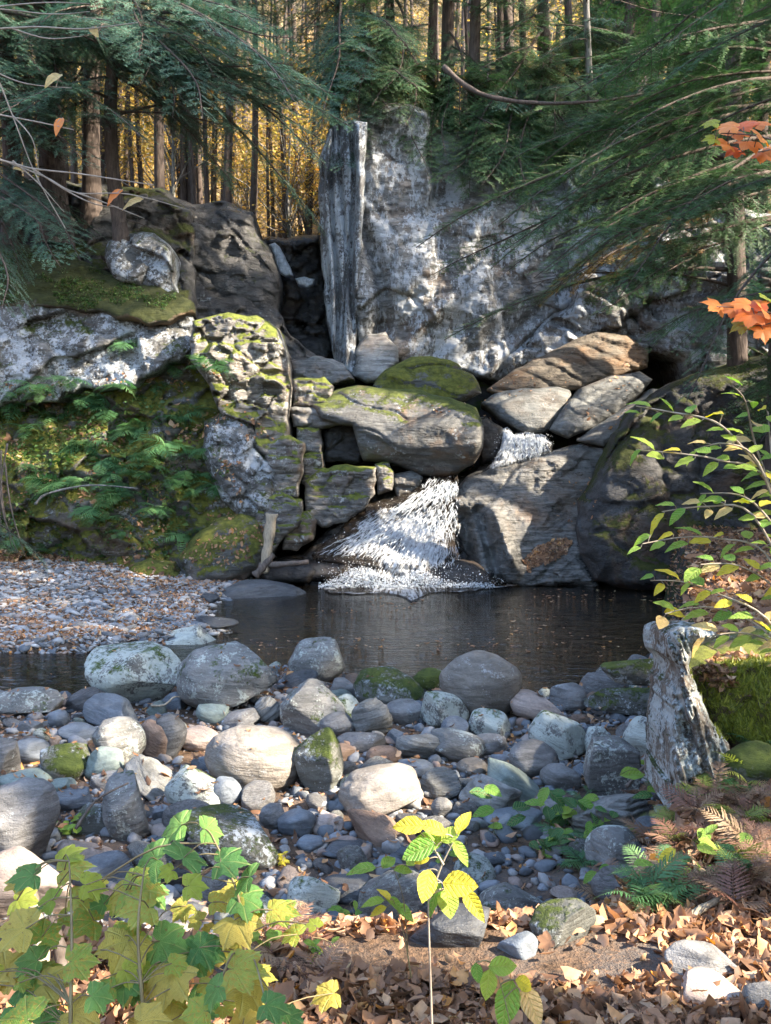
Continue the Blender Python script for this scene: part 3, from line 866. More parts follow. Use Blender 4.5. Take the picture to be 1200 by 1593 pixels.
# ------------------------------------------------------------------ water
def water_mat():
    N = NT('pool_water')
    tc = N.n('TexCoord')
    def co(s):
        m = N.n('Mapping'); m.inputs['Scale'].default_value = s; N.l(tc.outputs['Object'], m.inputs[0]); return m.outputs[0]
    a = N.noise(co((1.0, 3.2, 1)), 2.6, 3, .5, .6)
    b = N.noise(co((1.0, 2.6, 1)), 7.5, 3, .55, .4)
    c = N.noise(co((1, 2, 1)), .5, 2)
    h = N.math('ADD', a, N.math('MULTIPLY', b, .35))
    h = N.math('MULTIPLY', h, N.ramp(c, [(.3, .55), (.7, 1.0)]))
    bn = N.bump(h, 1.0, .045)
    G = N.n('BsdfGlossy'); G.inputs['Roughness'].default_value = .03; N.l(bn, G.inputs['Normal'])
    G.inputs['Color'].default_value = (.95, .97, 1, 1)
    Tn = N.n('BsdfTransparent'); Tn.inputs[0].default_value = (.42, .32, .21, 1)
    Df = N.n('BsdfDiffuse'); Df.inputs[0].default_value = (.02, .016, .010, 1)
    m0 = N.n('MixShader'); m0.inputs[0].default_value = .25
    N.l(Tn.outputs[0], m0.inputs[1]); N.l(Df.outputs[0], m0.inputs[2])
    fr = N.n('Fresnel'); fr.inputs['IOR'].default_value = 1.36
    m1 = N.n('MixShader'); N.l(fr.outputs[0], m1.inputs[0]); N.l(m0.outputs[0], m1.inputs[1]); N.l(G.outputs[0], m1.inputs[2])
    N.l(m1.outputs[0], N.out.inputs[0])
    return N.m
WV = np.array([[-9, 9.2, 0], [5.5, 9.2, 0], [7.5, 22.5, 0], [-3.4, 22.5, 0], [-9, 14, 0]])
water = obj('water', mesh('water', WV, [np.array([[0, 1, 2, 3, 4]])], [water_mat()]))
tag(water, kind='structure')

def foam_mat(name, lo=.42, su=9, sv=2.2, dark=(.035, .027, .02)):
    N = NT(name)
    a1 = N.n('Attribute'); a1.attribute_name = 'fu'
    a2 = N.n('Attribute'); a2.attribute_name = 'fv'
    cb = N.n('CombineXYZ')
    N.l(N.math('MULTIPLY', a1.outputs['Fac'], su), cb.inputs[0])
    N.l(N.math('MULTIPLY', a2.outputs['Fac'], sv), cb.inputs[1])
    co = N.coords(rnd=False)
    n1 = N.noise(cb.outputs[0], 1.0, 7, .72, .5)
    n2 = N.noise(co, 2.2, 4, .6)
    n3 = N.noise(co, 13, 4, .75, .6)
    f = N.math('ADD', N.math('ADD', N.math('MULTIPLY', n1, .6), N.math('MULTIPLY', n2, .22)), N.math('MULTIPLY', n3, .18))
    a3 = N.n('Attribute'); a3.attribute_name = 'thin'
    f = N.math('SUBTRACT', f, N.math('MULTIPLY', a3.outputs['Fac'], .22))
    m = N.ramp(f, [(lo, 0.0), (lo + .05, .75), (lo + .12, 1.0)])
    P = N.n('BsdfPrincipled')
    N.l(N.mix(N.ramp(N.math('ADD', N.math('MULTIPLY', n3, .6), N.math('MULTIPLY', n1, .4)), [(.38, 0.0), (.62, 1.0)]), (.15, .17, .19), (.74, .77, .80)), P.inputs['Base Color'])
    P.inputs['Roughness'].default_value = .35
    N.l(N.bump(N.math('ADD', n1, n3), 1, .025), P.inputs['Normal'])
    T = N.n('BsdfTranslucent'); T.inputs[0].default_value = (.8, .85, .9, 1)
    mw = N.n('MixShader'); mw.inputs[0].default_value = .25; N.l(P.outputs[0], mw.inputs[1]); N.l(T.outputs[0], mw.inputs[2])
    Dk = N.n('BsdfPrincipled'); Dk.inputs['Base Color'].default_value = (*dark, 1); Dk.inputs['Roughness'].default_value = .12
    N.l(N.bump(N.math('ADD', n1, n3), 1, .06), Dk.inputs['Normal'])
    Tr = N.n('BsdfTransparent'); Tr.inputs[0].default_value = (.75, .68, .6, 1)
    md = N.n('MixShader'); md.inputs[0].default_value = .35; N.l(Dk.outputs[0], md.inputs[1]); N.l(Tr.outputs[0], md.inputs[2])
    mx = N.n('MixShader'); N.l(m, mx.inputs[0]); N.l(md.outputs[0], mx.inputs[1]); N.l(mw.outputs[0], mx.inputs[2])
    N.l(mx.outputs[0], N.out.inputs[0])
    return N.m
def flow(ax, ay):
    return {'fu': lambda X, Y: np.arctan2(X - ax, Y - ay + 1e-3) * 3, 'fv': lambda X, Y: np.hypot(X - ax, Y - ay) / 60.}
CAS = [(640, 764), (664, 744), (708, 739), (713, 752), (704, 780), (700, 802), (708, 830), (716, 862), (706, 878), (720, 886), (768, 898), (800, 905), (770, 911), (700, 908), (660, 914), (620, 917), (560, 916), (508, 915), (504, 900), (530, 882), (500, 876), (484, 864), (500, 848), (528, 826), (548, 802), (572, 782), (606, 776)]
def cas_thin(X, Y):
    d, _, _ = poly_sdf(X, Y, CAS)
    t = sstep(22, 0, d)
    t = np.maximum(t, .9 * np.exp(-(((X - 520) / 60) ** 2 + ((Y - 878) / 14) ** 2)))
    t = np.maximum(t, .9 * np.exp(-(((X - 725) / 45) ** 2 + ((Y - 888) / 18) ** 2)))
    t = np.maximum(t, .45 * np.exp(-(((X - 670) / 25) ** 2 + ((Y - 775) / 18) ** 2)))
    return t - .35 * np.exp(-(((X - 640) / 60) ** 2 + ((Y - 850) / 40) ** 2))
fa = flow(720, 700); fa['thin'] = cas_thin
def cas_disp(X, Y, p, dd):
    u = np.arctan2(X - 720, Y - 700) * 3
    v = np.hypot(X - 720, Y - 700) / 60.
    q = np.stack([u * 7, v * 2.5, 0 * u], -1)
    return .03 * ridged(q, 4, 3) + .16 * np.sin(np.clip((Y - 745) / 165, 0, 1) * math.pi * 3.2 + 1.1 * fbm(np.stack([X / 45., Y / 45., 0 * X], -1), 2, 2)) + .06 * fbm(np.stack([X / 12., Y / 12., 0 * X], -1), 3, 8)
wf = relief('waterfall', CAS, lambda X, Y: 19.55 + (915 - np.clip(Y, 735, 915)) / 180. * 1.95, T=.25, R=10, rnd=.3, step=1.6, big=(.05, 1), fine=(.03, 6), disp=cas_disp, mats=[foam_mat('cascade_foam', .475, 30, 5)], seed=101, amp=2, attrs=fa, seg=8)
tag(wf, 'white lower cascade fanning out into the dark pool', 'waterfall')
fb = flow(800, 600); fb['thin'] = lambda X, Y: .3 * sstep(700, 672, Y) * 0 + .5 * sstep(845, 865, X)
wf2 = relief('waterfall', [(778, 668), (790, 664), (800, 676), (825, 672), (850, 678), (862, 690), (858, 704), (835, 712), (800, 722), (768, 732), (758, 726), (774, 712), (780, 690)], lambda X, Y: 21.6 + (715 - Y) * .012, T=.3, R=8, rnd=.25, step=1.4, big=(.08, 1.5), fine=(.04, 5), disp=lambda X, Y, p, dd: .10 * fbm(np.stack([X / 14., Y / 20., 0 * X], -1), 4, 5), mats=[foam_mat('middle_foam', .43, 14, 5)], seed=103, amp=1.5, attrs=fb, seg=7)
tag(wf2, 'small white middle fall between the overhang block and the wet slab', 'waterfall')
fc = flow(425, 300); fc['thin'] = lambda X, Y: 0 * X - .35
wf3 = relief('waterfall', [(418, 381), (428, 377), (436, 384), (444, 400), (452, 416), (457, 430), (444, 430), (434, 424), (428, 400)], lambda X, Y: 26.6 - (Y - 378) * .008, T=.3, R=5, rnd=.15, step=1.1, big=(.03, 1.5), fine=(.05, 5), mats=[foam_mat('upper_foam', .38, 26, 3)], seed=105, amp=1, attrs=fc, seg=6)
tag(wf3, 'narrow distant upper fall high in the gap', 'waterfall')
wf4 = relief('waterfall', [(459, 433), (474, 430), (490, 434), (488, 442), (478, 448), (464, 444)], lambda X, Y: 26.0 + 0 * X, T=.3, R=5, rnd=.15, step=1.1, big=(.03, 1.5), fine=(.05, 5), mats=[foam_mat('upper_foam_low', .42, 30, 4)], seed=106, amp=1, attrs=fc, seg=6)
tag(wf4, 'short bluish patch of white water right below the upper fall', 'waterfall')
# foam floating at the cascade foot
fm = flow(620, 860); fm['thin'] = lambda X, Y: sstep(10, 70, np.abs(X - 625)) * .5
V_ = []
foam = relief('foam', [(500, 914), (540, 908), (620, 904), (690, 906), (770, 898), (808, 902), (806, 911), (740, 918), (668, 922), (640, 934), (618, 924), (560, 922), (515, 922)], lambda X, Y: (CAM_Z - .03) / (-ray(X, Y)[1]), T=.02, R=3, rnd=0, step=1.6, big=(0, 1), fine=(0, 1), mats=[foam_mat('floating_foam', .44, 5, 5)], seed=107, amp=1.5, attrs=fm, seg=8)
tag(foam, 'foam where the cascade meets the pool', 'foam', kind='stuff')
# ------------------------------------------------------------------ boulders and stones
import bmesh
def ico(sub):
    bm = bmesh.new()
    bmesh.ops.create_icosphere(bm, subdivisions=sub, radius=1)
    V = np.array([v.co[:] for v in bm.verts]); Fq = np.array([[v.index for v in f.verts] for f in bm.faces])
    bm.free()
    return V, Fq
ICO = {k: ico(k) for k in (1, 2, 3, 4, 5, 6)}

def rock_shape(seed, sub=4, cuts=8, rough=1.0, cut=(.55, .9), box=.85, grooves=0):
    V, Fq = ICO[sub]
    V = V.copy()
    rng = np.random.default_rng(seed)
    V = np.sign(V) * np.abs(V) ** box
    V = V / np.linalg.norm(V, axis=1)[:, None] * (np.linalg.norm(V, axis=1)[:, None] ** .6)
    V *= 1 + .16 * fbm(V * 1.1 + seed * 1.3, 3, seed)[:, None]
    for k in range(cuts):
        n = rng.normal(0, 1, 3); n /= np.linalg.norm(n)
        d = rng.uniform(*cut)
        ex = np.maximum(0, V @ n - d)
        V = V - n * (ex - .05 * (1 - np.exp(-ex / .05)))[:, None]
    nn = V / (np.linalg.norm(V, axis=1)[:, None] + 1e-6)
    if sub >= 3:
        V = V + nn * (rough * (.035 * fbm(V * 3.2 + seed, 4, seed + 3) + .012 * fbm(V * 11, 3, seed + 9)))[:, None]
    if grooves:
        u = V @ np.array([.25, .1, 1]) * 5 + fbm(V * 1.5, 3, seed)
        V = V - nn * (grooves * .06 * np.abs(np.sin(u * 2.2)) ** 8)[:, None]
    lo, hi = V.min(0), V.max(0)
    V = (V - (lo + hi) / 2) / ((hi - lo) / 2)
    return V, Fq

SM = {
 'g': rock_mat('grey_stone', (.155, .15, .145), (.28, .275, .265), (.085, .082, .078), lichen=.28, lsc=2.2, moss=.0, bumpd=.02, crack=.12, scale=2, rough=.7),
 'm': rock_mat('mossy_grey_stone', (.15, .145, .13), (.27, .265, .25), (.09, .09, .085), lichen=.42, lich_col=(.46, .50, .45), lsc=2.4, moss=.56, moss_col=((.022, .04, .006), (.09, .125, .02)), msc=1.1, mnz=.1, bumpd=.02, crack=.2, scale=2),
 'M': rock_mat('very_mossy_stone', (.11, .115, .10), (.21, .21, .19), (.06, .06, .05), lichen=.45, lsc=2.4, moss=.72, moss_col=((.02, .034, .006), (.08, .105, .018)), msc=1.1, mnz=.2, bumpd=.02, crack=.2, scale=2),
 'l': rock_mat('lichened_stone', (.16, .16, .15), (.27, .27, .255), (.08, .08, .07), lichen=.72, lich_col=(.50, .54, .48), lsc=2.6, moss=.48, moss_col=((.03, .055, .01), (.10, .14, .02)), bumpd=.02, crack=.2, scale=2),
 'b': rock_mat('slate_blue_stone', (.12, .14, .16), (.20, .225, .25), (.08, .092, .105), lichen=.05, moss=0, bumpd=.012, crack=.1, scale=2, rough=.55),
 'd': rock_mat('dark_wet_stone', (.06, .065, .07), (.12, .125, .13), (.035, .036, .04), lichen=.12, moss=.1, bumpd=.02, crack=.2, scale=2, rough=.45),
 't': rock_mat('tan_round_stone', (.21, .185, .155), (.33, .295, .25), (.13, .115, .095), lichen=.30, lich_col=(.40, .40, .39), lsc=3.5, moss=.2, bumpd=.018, crack=.08, scale=2),
 'r': rock_mat('red_brown_stone', (.22, .145, .10), (.33, .23, .165), (.14, .09, .065), lichen=.1, moss=.0, bumpd=.02, crack=.15, scale=2),
 'p': rock_mat('pinkish_pale_stone', (.34, .27, .225), (.46, .38, .33), (.24, .19, .16), lichen=.2, moss=.0, bumpd=.02, crack=.1, scale=2),
 'e': rock_mat('greenish_stone', (.165, .205, .18), (.24, .285, .255), (.11, .14, .125), lichen=.15, moss=.0, bumpd=.014, crack=.1, scale=2, rough=.6),
 's': rock_mat('striped_stone', (.22, .22, .205), (.34, .335, .31), (.08, .08, .07), lichen=.12, moss=.12, strata=(.5, 1, 7), bumpd=.03, crack=.15, scale=2),
}
placed = []     # x, y, radius
# cx, cy, w, h, material, tilt deg, cuts, label
ST = [
 (205, 1052, 150, 100, 'l', -8, 9, 'big blocky lichened boulder left of the pair by the channel', 1),
 (302, 1012, 92, 76, 'l', 0, 7, 'pale speckled boulder behind the two big lichened boulders'),
 (355, 1056, 160, 108, 'm', -6, 9, 'big grey boulder with a dark moss blotch next to the speckled one', 1),
 (493, 1028, 90, 70, 'm', 0, 5, 'round moss flecked boulder standing at the pool edge'),
 (52, 1093, 100, 44, 'm', 0, 8, 'long flat mottled stone lying along the left channel'),
 (133, 1091, 68, 40, 'd', 20, 6, 'dark smooth stone between the flat mottled stone and the big blocky boulder'),
 (178, 1111, 100, 46, 'b', -18, 7, 'flat blue grey stone under the big blocky boulder'),
 (748, 1066, 130, 104, 't', 0, 3, 'big round beige boulder at the pool edge', 1),
 (487, 1101, 102, 84, 'm', -10, 8, 'angular grey boulder mossy on its left side'),
 (606, 1074, 116, 66, 'M', -14, 7, 'sloping boulder covered with green moss at the pool edge'),
 (668, 1060, 54, 38, 'M', 0, 5, 'small dark mossy stone against the round beige boulder'),
 (538, 1072, 56, 34, 'g', 0, 6, 'small grey stone behind the mossy sloping boulder'),
 (395, 1183, 156, 106, 't', -6, 3, 'largest smooth tan grey boulder in the middle of the stream bed', 1),
 (496, 1184, 76, 98, 'M', 12, 8, 'upright dark mossy boulder beside the largest smooth one', 1),
 (527, 1104, 66, 48, 'l', 0, 8, 'small boulder splashed with white lichen'),
 (578, 1118, 64, 60, 's', 20, 7, 'rough grey green stone left of the smooth oval pair'),
 (627, 1108, 60, 40, 'g', 0, 5, 'smooth oval stone below the mossy sloping boulder'),
 (691, 1107, 82, 58, 'l', -26, 6, 'tilted grey stone with green patch leaning before the beige boulder'),
 (764, 1127, 70, 46, 'l', -20, 6, 'oval lichened stone at the foot of the round beige boulder'),
 (525, 1129, 56, 40, 'g', 10, 5, 'grey egg shaped stone between the mossy boulders'),
 (186, 1158, 84, 86, 'm', 8, 9, 'pointed grey boulder with moss on its left flank', 1),
 (238, 1153, 62, 62, 'r', -35, 6, 'red brown boulder leaning right of the pointed mossy one'),
 (264, 1147, 56, 70, 'd', 10, 6, 'dark grey upright stone behind the red brown boulder'),
 (164, 1190, 66, 54, 'e', 0, 4, 'smooth round greenish stone before the pointed boulder'),
 (103, 1186, 82, 56, 'M', -6, 9, 'blocky black mossed stone on the left'),
 (50, 1168, 66, 40, 'b', 0, 4, 'smooth bluish stone left of the black mossed block'),
 (6, 1180, 44, 64, 'g', 0, 6, 'grey boulder cut by the left picture edge above the huge one'),
 (34, 1282, 118, 140, 'g', 0, 7, 'huge grey boulder with a rounded corner at the left edge', 1),
 (44, 1384, 140, 108, 'p', -10, 7, 'sunlit pinkish boulder behind the dead branch', 1),
 (194, 1258, 72, 100, 'm', 16, 6, 'tall smooth grey stone with a mossy shoulder', 1),
 (243, 1222, 118, 38, 's', -42, 7, 'dark slanting slab leaning over the dead leaves'),
 (306, 1232, 96, 66, 'l', -14, 8, 'rough purple grey rock left of the largest smooth boulder'),
 (354, 1232, 46, 54, 'b', 25, 4, 'smooth blue grey oval stone beside the largest boulder'),
 (362, 1308, 180, 78, 'M', -14, 7, 'broad low boulder with dark moss below the largest smooth one', 1),
 (256, 1268, 38, 28, 'b', -30, 6, 'small slate blue wedge under the slanting slab'),
 (98, 1224, 42, 28, 'e', 0, 5, 'small teal stone above the rounded corner boulder'),
 (40, 1213, 84, 30, 'e', 0, 5, 'flat greenish stone behind the huge boulder'),
 (140, 1275, 66, 46, 'M', 0, 7, 'low green mossed stone left of the tall smooth stone'),
 (592, 1232, 136, 72, 't', 8, 9, 'broad beige boulder in the middle with a fern shadow', 1),
 (578, 1285, 92, 54, 'r', -22, 8, 'brown purple block in front of the broad beige boulder'),
 (686, 1219, 68, 50, 's', 0, 8, 'rounded stone with a tan face right of the broad beige boulder'),
 (764, 1238, 98, 56, 's', -12, 8, 'dark striped slab rock left of the sloping slate'),
 (830, 1182, 78, 60, 'g', 0, 4, 'smooth round purple grey stone'),
 (806, 1220, 116, 44, 'e', -28, 7, 'long pale slate sloping down to the right'),
 (868, 1148, 98, 72, 'l', -30, 7, 'tilted block with pale green lichen on top', 1),
 (930, 1156, 42, 54, 'l', 0, 4, 'egg shaped grey stone right of the lichen topped block'),
 (836, 1100, 96, 42, 'p', -14, 6, 'flat pinkish stone behind at the right foot of the beige boulder'),
 (735, 1195, 50, 32, 't', 0, 3, 'small light beige egg stone'),
 (650, 1160, 70, 44, 's', -10, 7, 'split grey stone standing on edge'),
 (712, 1162, 92, 46, 'm', -8, 6, 'long rounded stone with moss on its side'),
 (562, 1155, 78, 30, 'g', 0, 8, 'flat grey slab in the shade of the lichened boulders'),
 (532, 1172, 42, 30, 'r', -12, 5, 'small orange pink stone beside the upright mossy boulder'),
 (597, 1176, 56, 28, 'r', 0, 5, 'small brownish rounded stone behind the broad beige boulder'),
 (462, 1281, 62, 44, 'b', 0, 5, 'smooth blue stone below the upright mossy boulder'),
 (424, 1270, 44, 40, 'g', 20, 5, 'grey stone left of the smooth blue stone'),
 (511, 1283, 50, 34, 'p', 0, 5, 'pinkish rounded stone right of the smooth blue stone'),
 (484, 1313, 46, 26, 'b', 0, 4, 'small oval blue stone among leaves'),
 (541, 1322, 70, 28, 'd', 0, 5, 'flat dark stone below the brown purple block'),
 (688, 1257, 36, 32, 'g', 0, 4, 'small round violet stone beside the striped slab'),
 (800, 1276, 100, 24, 'b', 0, 6, 'flat blue grey stone below the striped slab'),
 (872, 1210, 66, 40, 'g', -16, 5, 'grey stone right of the sloping slate'),
 (950, 1196, 90, 100, 'm', 0, 10, 'rugged grey and white rock with hanging moss left of the stump', 1),
 (1010, 1150, 80, 70, 'l', 0, 9, 'lichened rock just left of the stump'),
 (948, 1268, 130, 70, 's', 0, 9, 'big flat topped rock strewn with leaves before the stump', 1),
 (960, 1328, 96, 74, 'm', 0, 10, 'mossy rock with an eroded brown edge in the right bank', 1),
 (885, 1086, 58, 46, 'g', 0, 6, 'grey rock in the water left of the mossy logs'),
 (878, 1440, 110, 64, 'M', 12, 8, 'low rock half under green moss beside the path', 1),
 (806, 1473, 64, 44, 'b', 0, 8, 'flat blue grey stone at the path edge'),
 (800, 1404, 110, 54, 'm', 0, 8, 'rough grey rock buried in the bank behind the blue stone'),
 (700, 1440, 130, 60, 'd', 0, 8, 'dark low rock in the bank with dead leaves on it', 1),
 (1090, 1500, 118, 62, 'g', 0, 7, 'triangular grey rock sticking out of the lit leaves', 1),
 (1108, 1548, 110, 56, 'p', -16, 8, 'pale sunlit rock in front of the triangular rock', 1),
 (1186, 1562, 66, 64, 'g', 0, 7, 'grey rock at the lower right picture corner'),
 (488, 1392, 84, 58, 'l', -14, 9, 'whitish rough rock behind the yellowing leaves'),
 (545, 1385, 90, 40, 'd', 0, 7, 'dark low slab right of the whitish rough rock'),
 (278, 1428, 90, 36, 'd', 0, 8, 'dark slab behind the maple leaves'),
 (205, 1418, 44, 34, 'b', 0, 5, 'small slate stone left of the dark slab'),
 (325, 932, 34, 18, 'd', 0, 7, 'small black rock where the gravel meets the mossy boulder'),
 (352, 936, 26, 14, 'b', 0, 6, 'small blue rock beside the black rock on the gravel'),
 (338, 968, 66, 18, 'd', -6, 6, 'dark flat stone at the gravel edge of the pool'),
 (42, 1021, 56, 14, 'g', 0, 4, 'flat white stone at the channel edge of the gravel'),
 (280, 1000, 60, 26, 'b', 8, 6, 'flat stone between gravel and the speckled boulder'),
 (125, 1022, 20, 16, 'd', 0, 5, 'little dark stone at the channel edge'),
 (330, 1110, 50, 34, 'e', -20, 6, 'teal oval stone beneath the moss blotched boulder'),
 (375, 1122, 60, 34, 'g', 12, 6, 'grey stone beneath the moss blotched boulder right side'),
 (418, 1104, 40, 44, 's', 40, 5, 'slanting stone right of the moss blotched boulder'),
 (310, 1150, 66, 40, 'p', -12, 5, 'pale cream stone lit beside the dark upright stone'),
 (125, 1140, 66, 30, 'b', 0, 5, 'flat bluish stone behind the black mossed block'),
 (92, 1118, 34, 28, 'b', 0, 4, 'round blue pebble stone under the flat mottled stone'),
 (170, 1215, 60, 28, 'g', 0, 7, 'rough flat stone before the greenish round one'),
 (646, 1195, 60, 26, 'b', 0, 6, 'blue grey flat stone above the broad beige boulder'),
 (880, 1262, 80, 34, 'g', 0, 7, 'low grey rock at the left foot of the leaf strewn rock'),
 (760, 1160, 60, 34, 'g', 0, 5, 'round grey stone under the lichened oval stone'),
]
rng = np.random.default_rng(5)
def put_rock(cx, cy, w, h, m, tilt, cuts, label, big, seed, name=None, squash=.85, sink=0, yoff=0):
    yb = ground_hit(cx, cy + h * .5)
    rr = .5 * w * yb / F
    d = yb + rr * .55 + yoff
    p = Wv(cx, cy, d)
    sub = 5 if (big or w * h > 6500) else 4
    V, Fq = rock_shape(seed, sub, cuts, 1.0, (.84, .98) if cuts <= 3 else (.68, .95) if cuts < 6 else (.5, .88), 1.0 if cuts <= 3 else .9 if cuts < 6 else .75, grooves=1 if m == 's' else 0)
    hx, hz = .5 * w * d / F, .5 * h * d / F
    hy = max(hx * squash, hz * .8)
    V = V * np.array([hx, hy, hz * 1.04])
    me = mesh('stone', V, [Fq], [SM[m]])
    nm = name or ('boulder' if w > 70 else 'stone')
    o = obj(nm, me, loc=p, rot=(0, -math.radians(tilt), 0))
    tag(o, label, 'boulder' if w > 70 else 'stone')
    placed.append((p[0], p[1], max(hx, .8 * hy)))
    return o
for k, s in enumerate(ST):
    cx, cy, w_, h_, m, tilt, cuts, lab = s[:8]
    put_rock(cx, cy, w_, h_, m, tilt, cuts, lab, len(s) > 8, 200 + k * 7)

# flat slab by the gravel and two log like rocks by the stump
o = put_rock(385, 936, 186, 64, 'd', 4, 11, 'low dark blue grey slab lying in the pool edge under the cascade', 1, 911, squash=.6)
o = put_rock(992, 1044, 116, 42, 'M', -3, 6, 'upper mossy log shaped rock with a sunlit tan top', 1, 913, squash=.35, yoff=-3.2)
o = put_rock(984, 1091, 146, 46, 'M', -4, 6, 'lower dark log shaped rock with a moss cushion', 1, 915, squash=.35, yoff=-.3)

# more stones of the bed, each its own
protos = []
for k in range(30):
    V, Fq = rock_shape(1000 + k * 3, 4 if k < 14 else 3, [3, 5, 7, 9][k % 4], 1, (.55, .9), .85)
    asp = np.array([1, rng.uniform(.65, 1), rng.uniform(.42, .8)])
    m = SM['ggbbtdmlepsrgbtglb'[k % 18]]
    protos.append((mesh('stone', V * asp, [Fq], [m]), asp))
def in_bed(x, y):
    t = (bank_line(x) - y) / 1.15
    d, _, _ = poly_sdf(np.array([x]), np.array([y]), POOL)
    return t < .35 and d[0] < .25
n = 0; tries = 0
names = {'b': 'slate blue'}
while n < 205 and tries < 20000:
    tries += 1
    y = rng.uniform(4.9, 12.2)
    x = rng.uniform(-.42, .42) * y
    if not in_bed(x, y): continue
    r = float(np.clip(rng.lognormal(-2.25, .42), .045, .28))
    bad = False
    for (a, b, q) in placed:
        if (x - a) ** 2 + (y - b) ** 2 < (q * .85 + r * .75) ** 2: bad = True; break
    if bad: continue
    big_ = r * F / y > 18
    me, asp = protos[rng.integers(0, 14) if big_ else rng.integers(14, 30)]
    z = float(H(x, y)) + r * asp[2] * rng.uniform(.15, .75)
    o = obj('stone', me, loc=(x, y, z), rot=(rng.normal(0, .25), rng.normal(0, .25), rng.uniform(0, 6.3)), scale=(r, r, r))
    mn = me.materials[0].name.replace('_', ' ')
    tag(o, f'smaller {mn} lying loose among the boulders of the stream bed', 'stone', f'small {mn}s of the stream bed')
    placed.append((x, y, r))
    n += 1

# cobbles and pebbles: stuff
def pebbles(name, label, n, fx, mats, sizes, sub=1, flat=.5, seed=3, cat='pebbles', lift=.2):
    r = np.random.default_rng(seed)
    x, y = fx(r, n)
    n = len(x)
    z = H(x, y)
    s = np.clip(r.lognormal(math.log(sizes[0]), sizes[1], n), sizes[2], sizes[3])
    M3 = rotmats(r, n, .25)
    S = np.stack([s, s * r.uniform(.6, 1, n), s * r.uniform(flat * .6, flat * 1.3, n)], -1)
    A = M3 * S[:, None, :]
    M = np.concatenate([A, np.stack([x, y, z + s * lift], -1)[:, :, None]], 2)
    mb = MB()
    tv0, tf0 = ICO[sub]
    for v in range(6):
        idx = np.arange(v, n, 6)
        tv = rock_shape(seed * 10 + v, sub, 8, 1, (.45, .8), .8)[0]
        V, Fq, T = scatter(tv, tf0, M[idx], 0, r.uniform(0, 1, len(idx)))
        mb.add(V, Fq, 0, T)
    o = obj(name, mb.build(name, mats))
    return tag(o, label, cat, kind='stuff')
PEB = leaf_mat('pebble_stone', [(0, (.05, .055, .06)), (.3, (.11, .125, .14)), (.55, (.18, .19, .205)), (.78, (.24, .235, .225)), (.9, (.20, .14, .11)), (1, (.33, .32, .30))], trans=0, rough=.75)
def bed_fn(r, n):
    y = 4.6 + 8.4 * r.uniform(0, 1, n) ** .9
    x = r.uniform(-.44, .44, n) * y
    t = (bank_line(x) - y) / 1.15
    d, _, _ = poly_sdf(x, y, POOL)
    k = (t < .45) & (d < .15)
    return x[k], y[k]
pebbles('cobbles', 'loose cobbles filling the gaps of the stream bed', 2600, bed_fn, [PEB], (.045, .35, .02, .085), 2, .6, 11)
pebbles('pebbles', 'small pebbles between the stones of the stream bed', 6000, bed_fn, [PEB], (.02, .3, .01, .035), 1, .6, 12)
def bar_fn(r, n):
    y = 12.7 + 8.2 * r.uniform(0, 1, n) ** 1.3
    x = r.uniform(-.46, -.10, n) * y
    d, _, _ = poly_sdf(x, y, POOL)
    k = (d < .12)
    return x[k], y[k]
PEBB = leaf_mat('bar_pebble_stone', [(0, (.10, .105, .11)), (.3, (.19, .195, .20)), (.6, (.30, .30, .295)), (.82, (.40, .39, .375)), (.92, (.30, .22, .17)), (1, (.50, .49, .47))], trans=0, rough=.8)
pebbles('gravel', 'pale flat gravel of the bar below the left cliff', 13000, bar_fn, [PEBB], (.042, .4, .02, .13), 1, .38, 13)
# ------------------------------------------------------------------ hemlocks and forest
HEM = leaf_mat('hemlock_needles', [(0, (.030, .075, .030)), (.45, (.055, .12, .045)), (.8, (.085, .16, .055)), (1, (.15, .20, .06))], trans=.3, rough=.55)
HEMB = leaf_mat('bluish_hemlock_needles', [(0, (.045, .10, .070)), (.5, (.075, .15, .105)), (1, (.12, .21, .13))], trans=.3, rough=.5)
BROWN_N = leaf_mat('browned_needles', [(0, (.16, .09, .04)), (.5, (.25, .17, .07)), (1, (.30, .25, .10))], trans=.3)
BARK = simple_mat('hemlock_bark', (.035, .026, .022), (.11, .085, .07), 5, .9, .03, (4, 4, .8), 6)
BARKG = simple_mat('grey_bark', (.09, .085, .08), (.24, .23, .21), 5, .85, .02, (3, 3, .8), 6, band=(.05, .06, .04))
TWIG = simple_mat('dead_twig', (.10, .085, .07), (.22, .19, .16), 12, .85, .005)

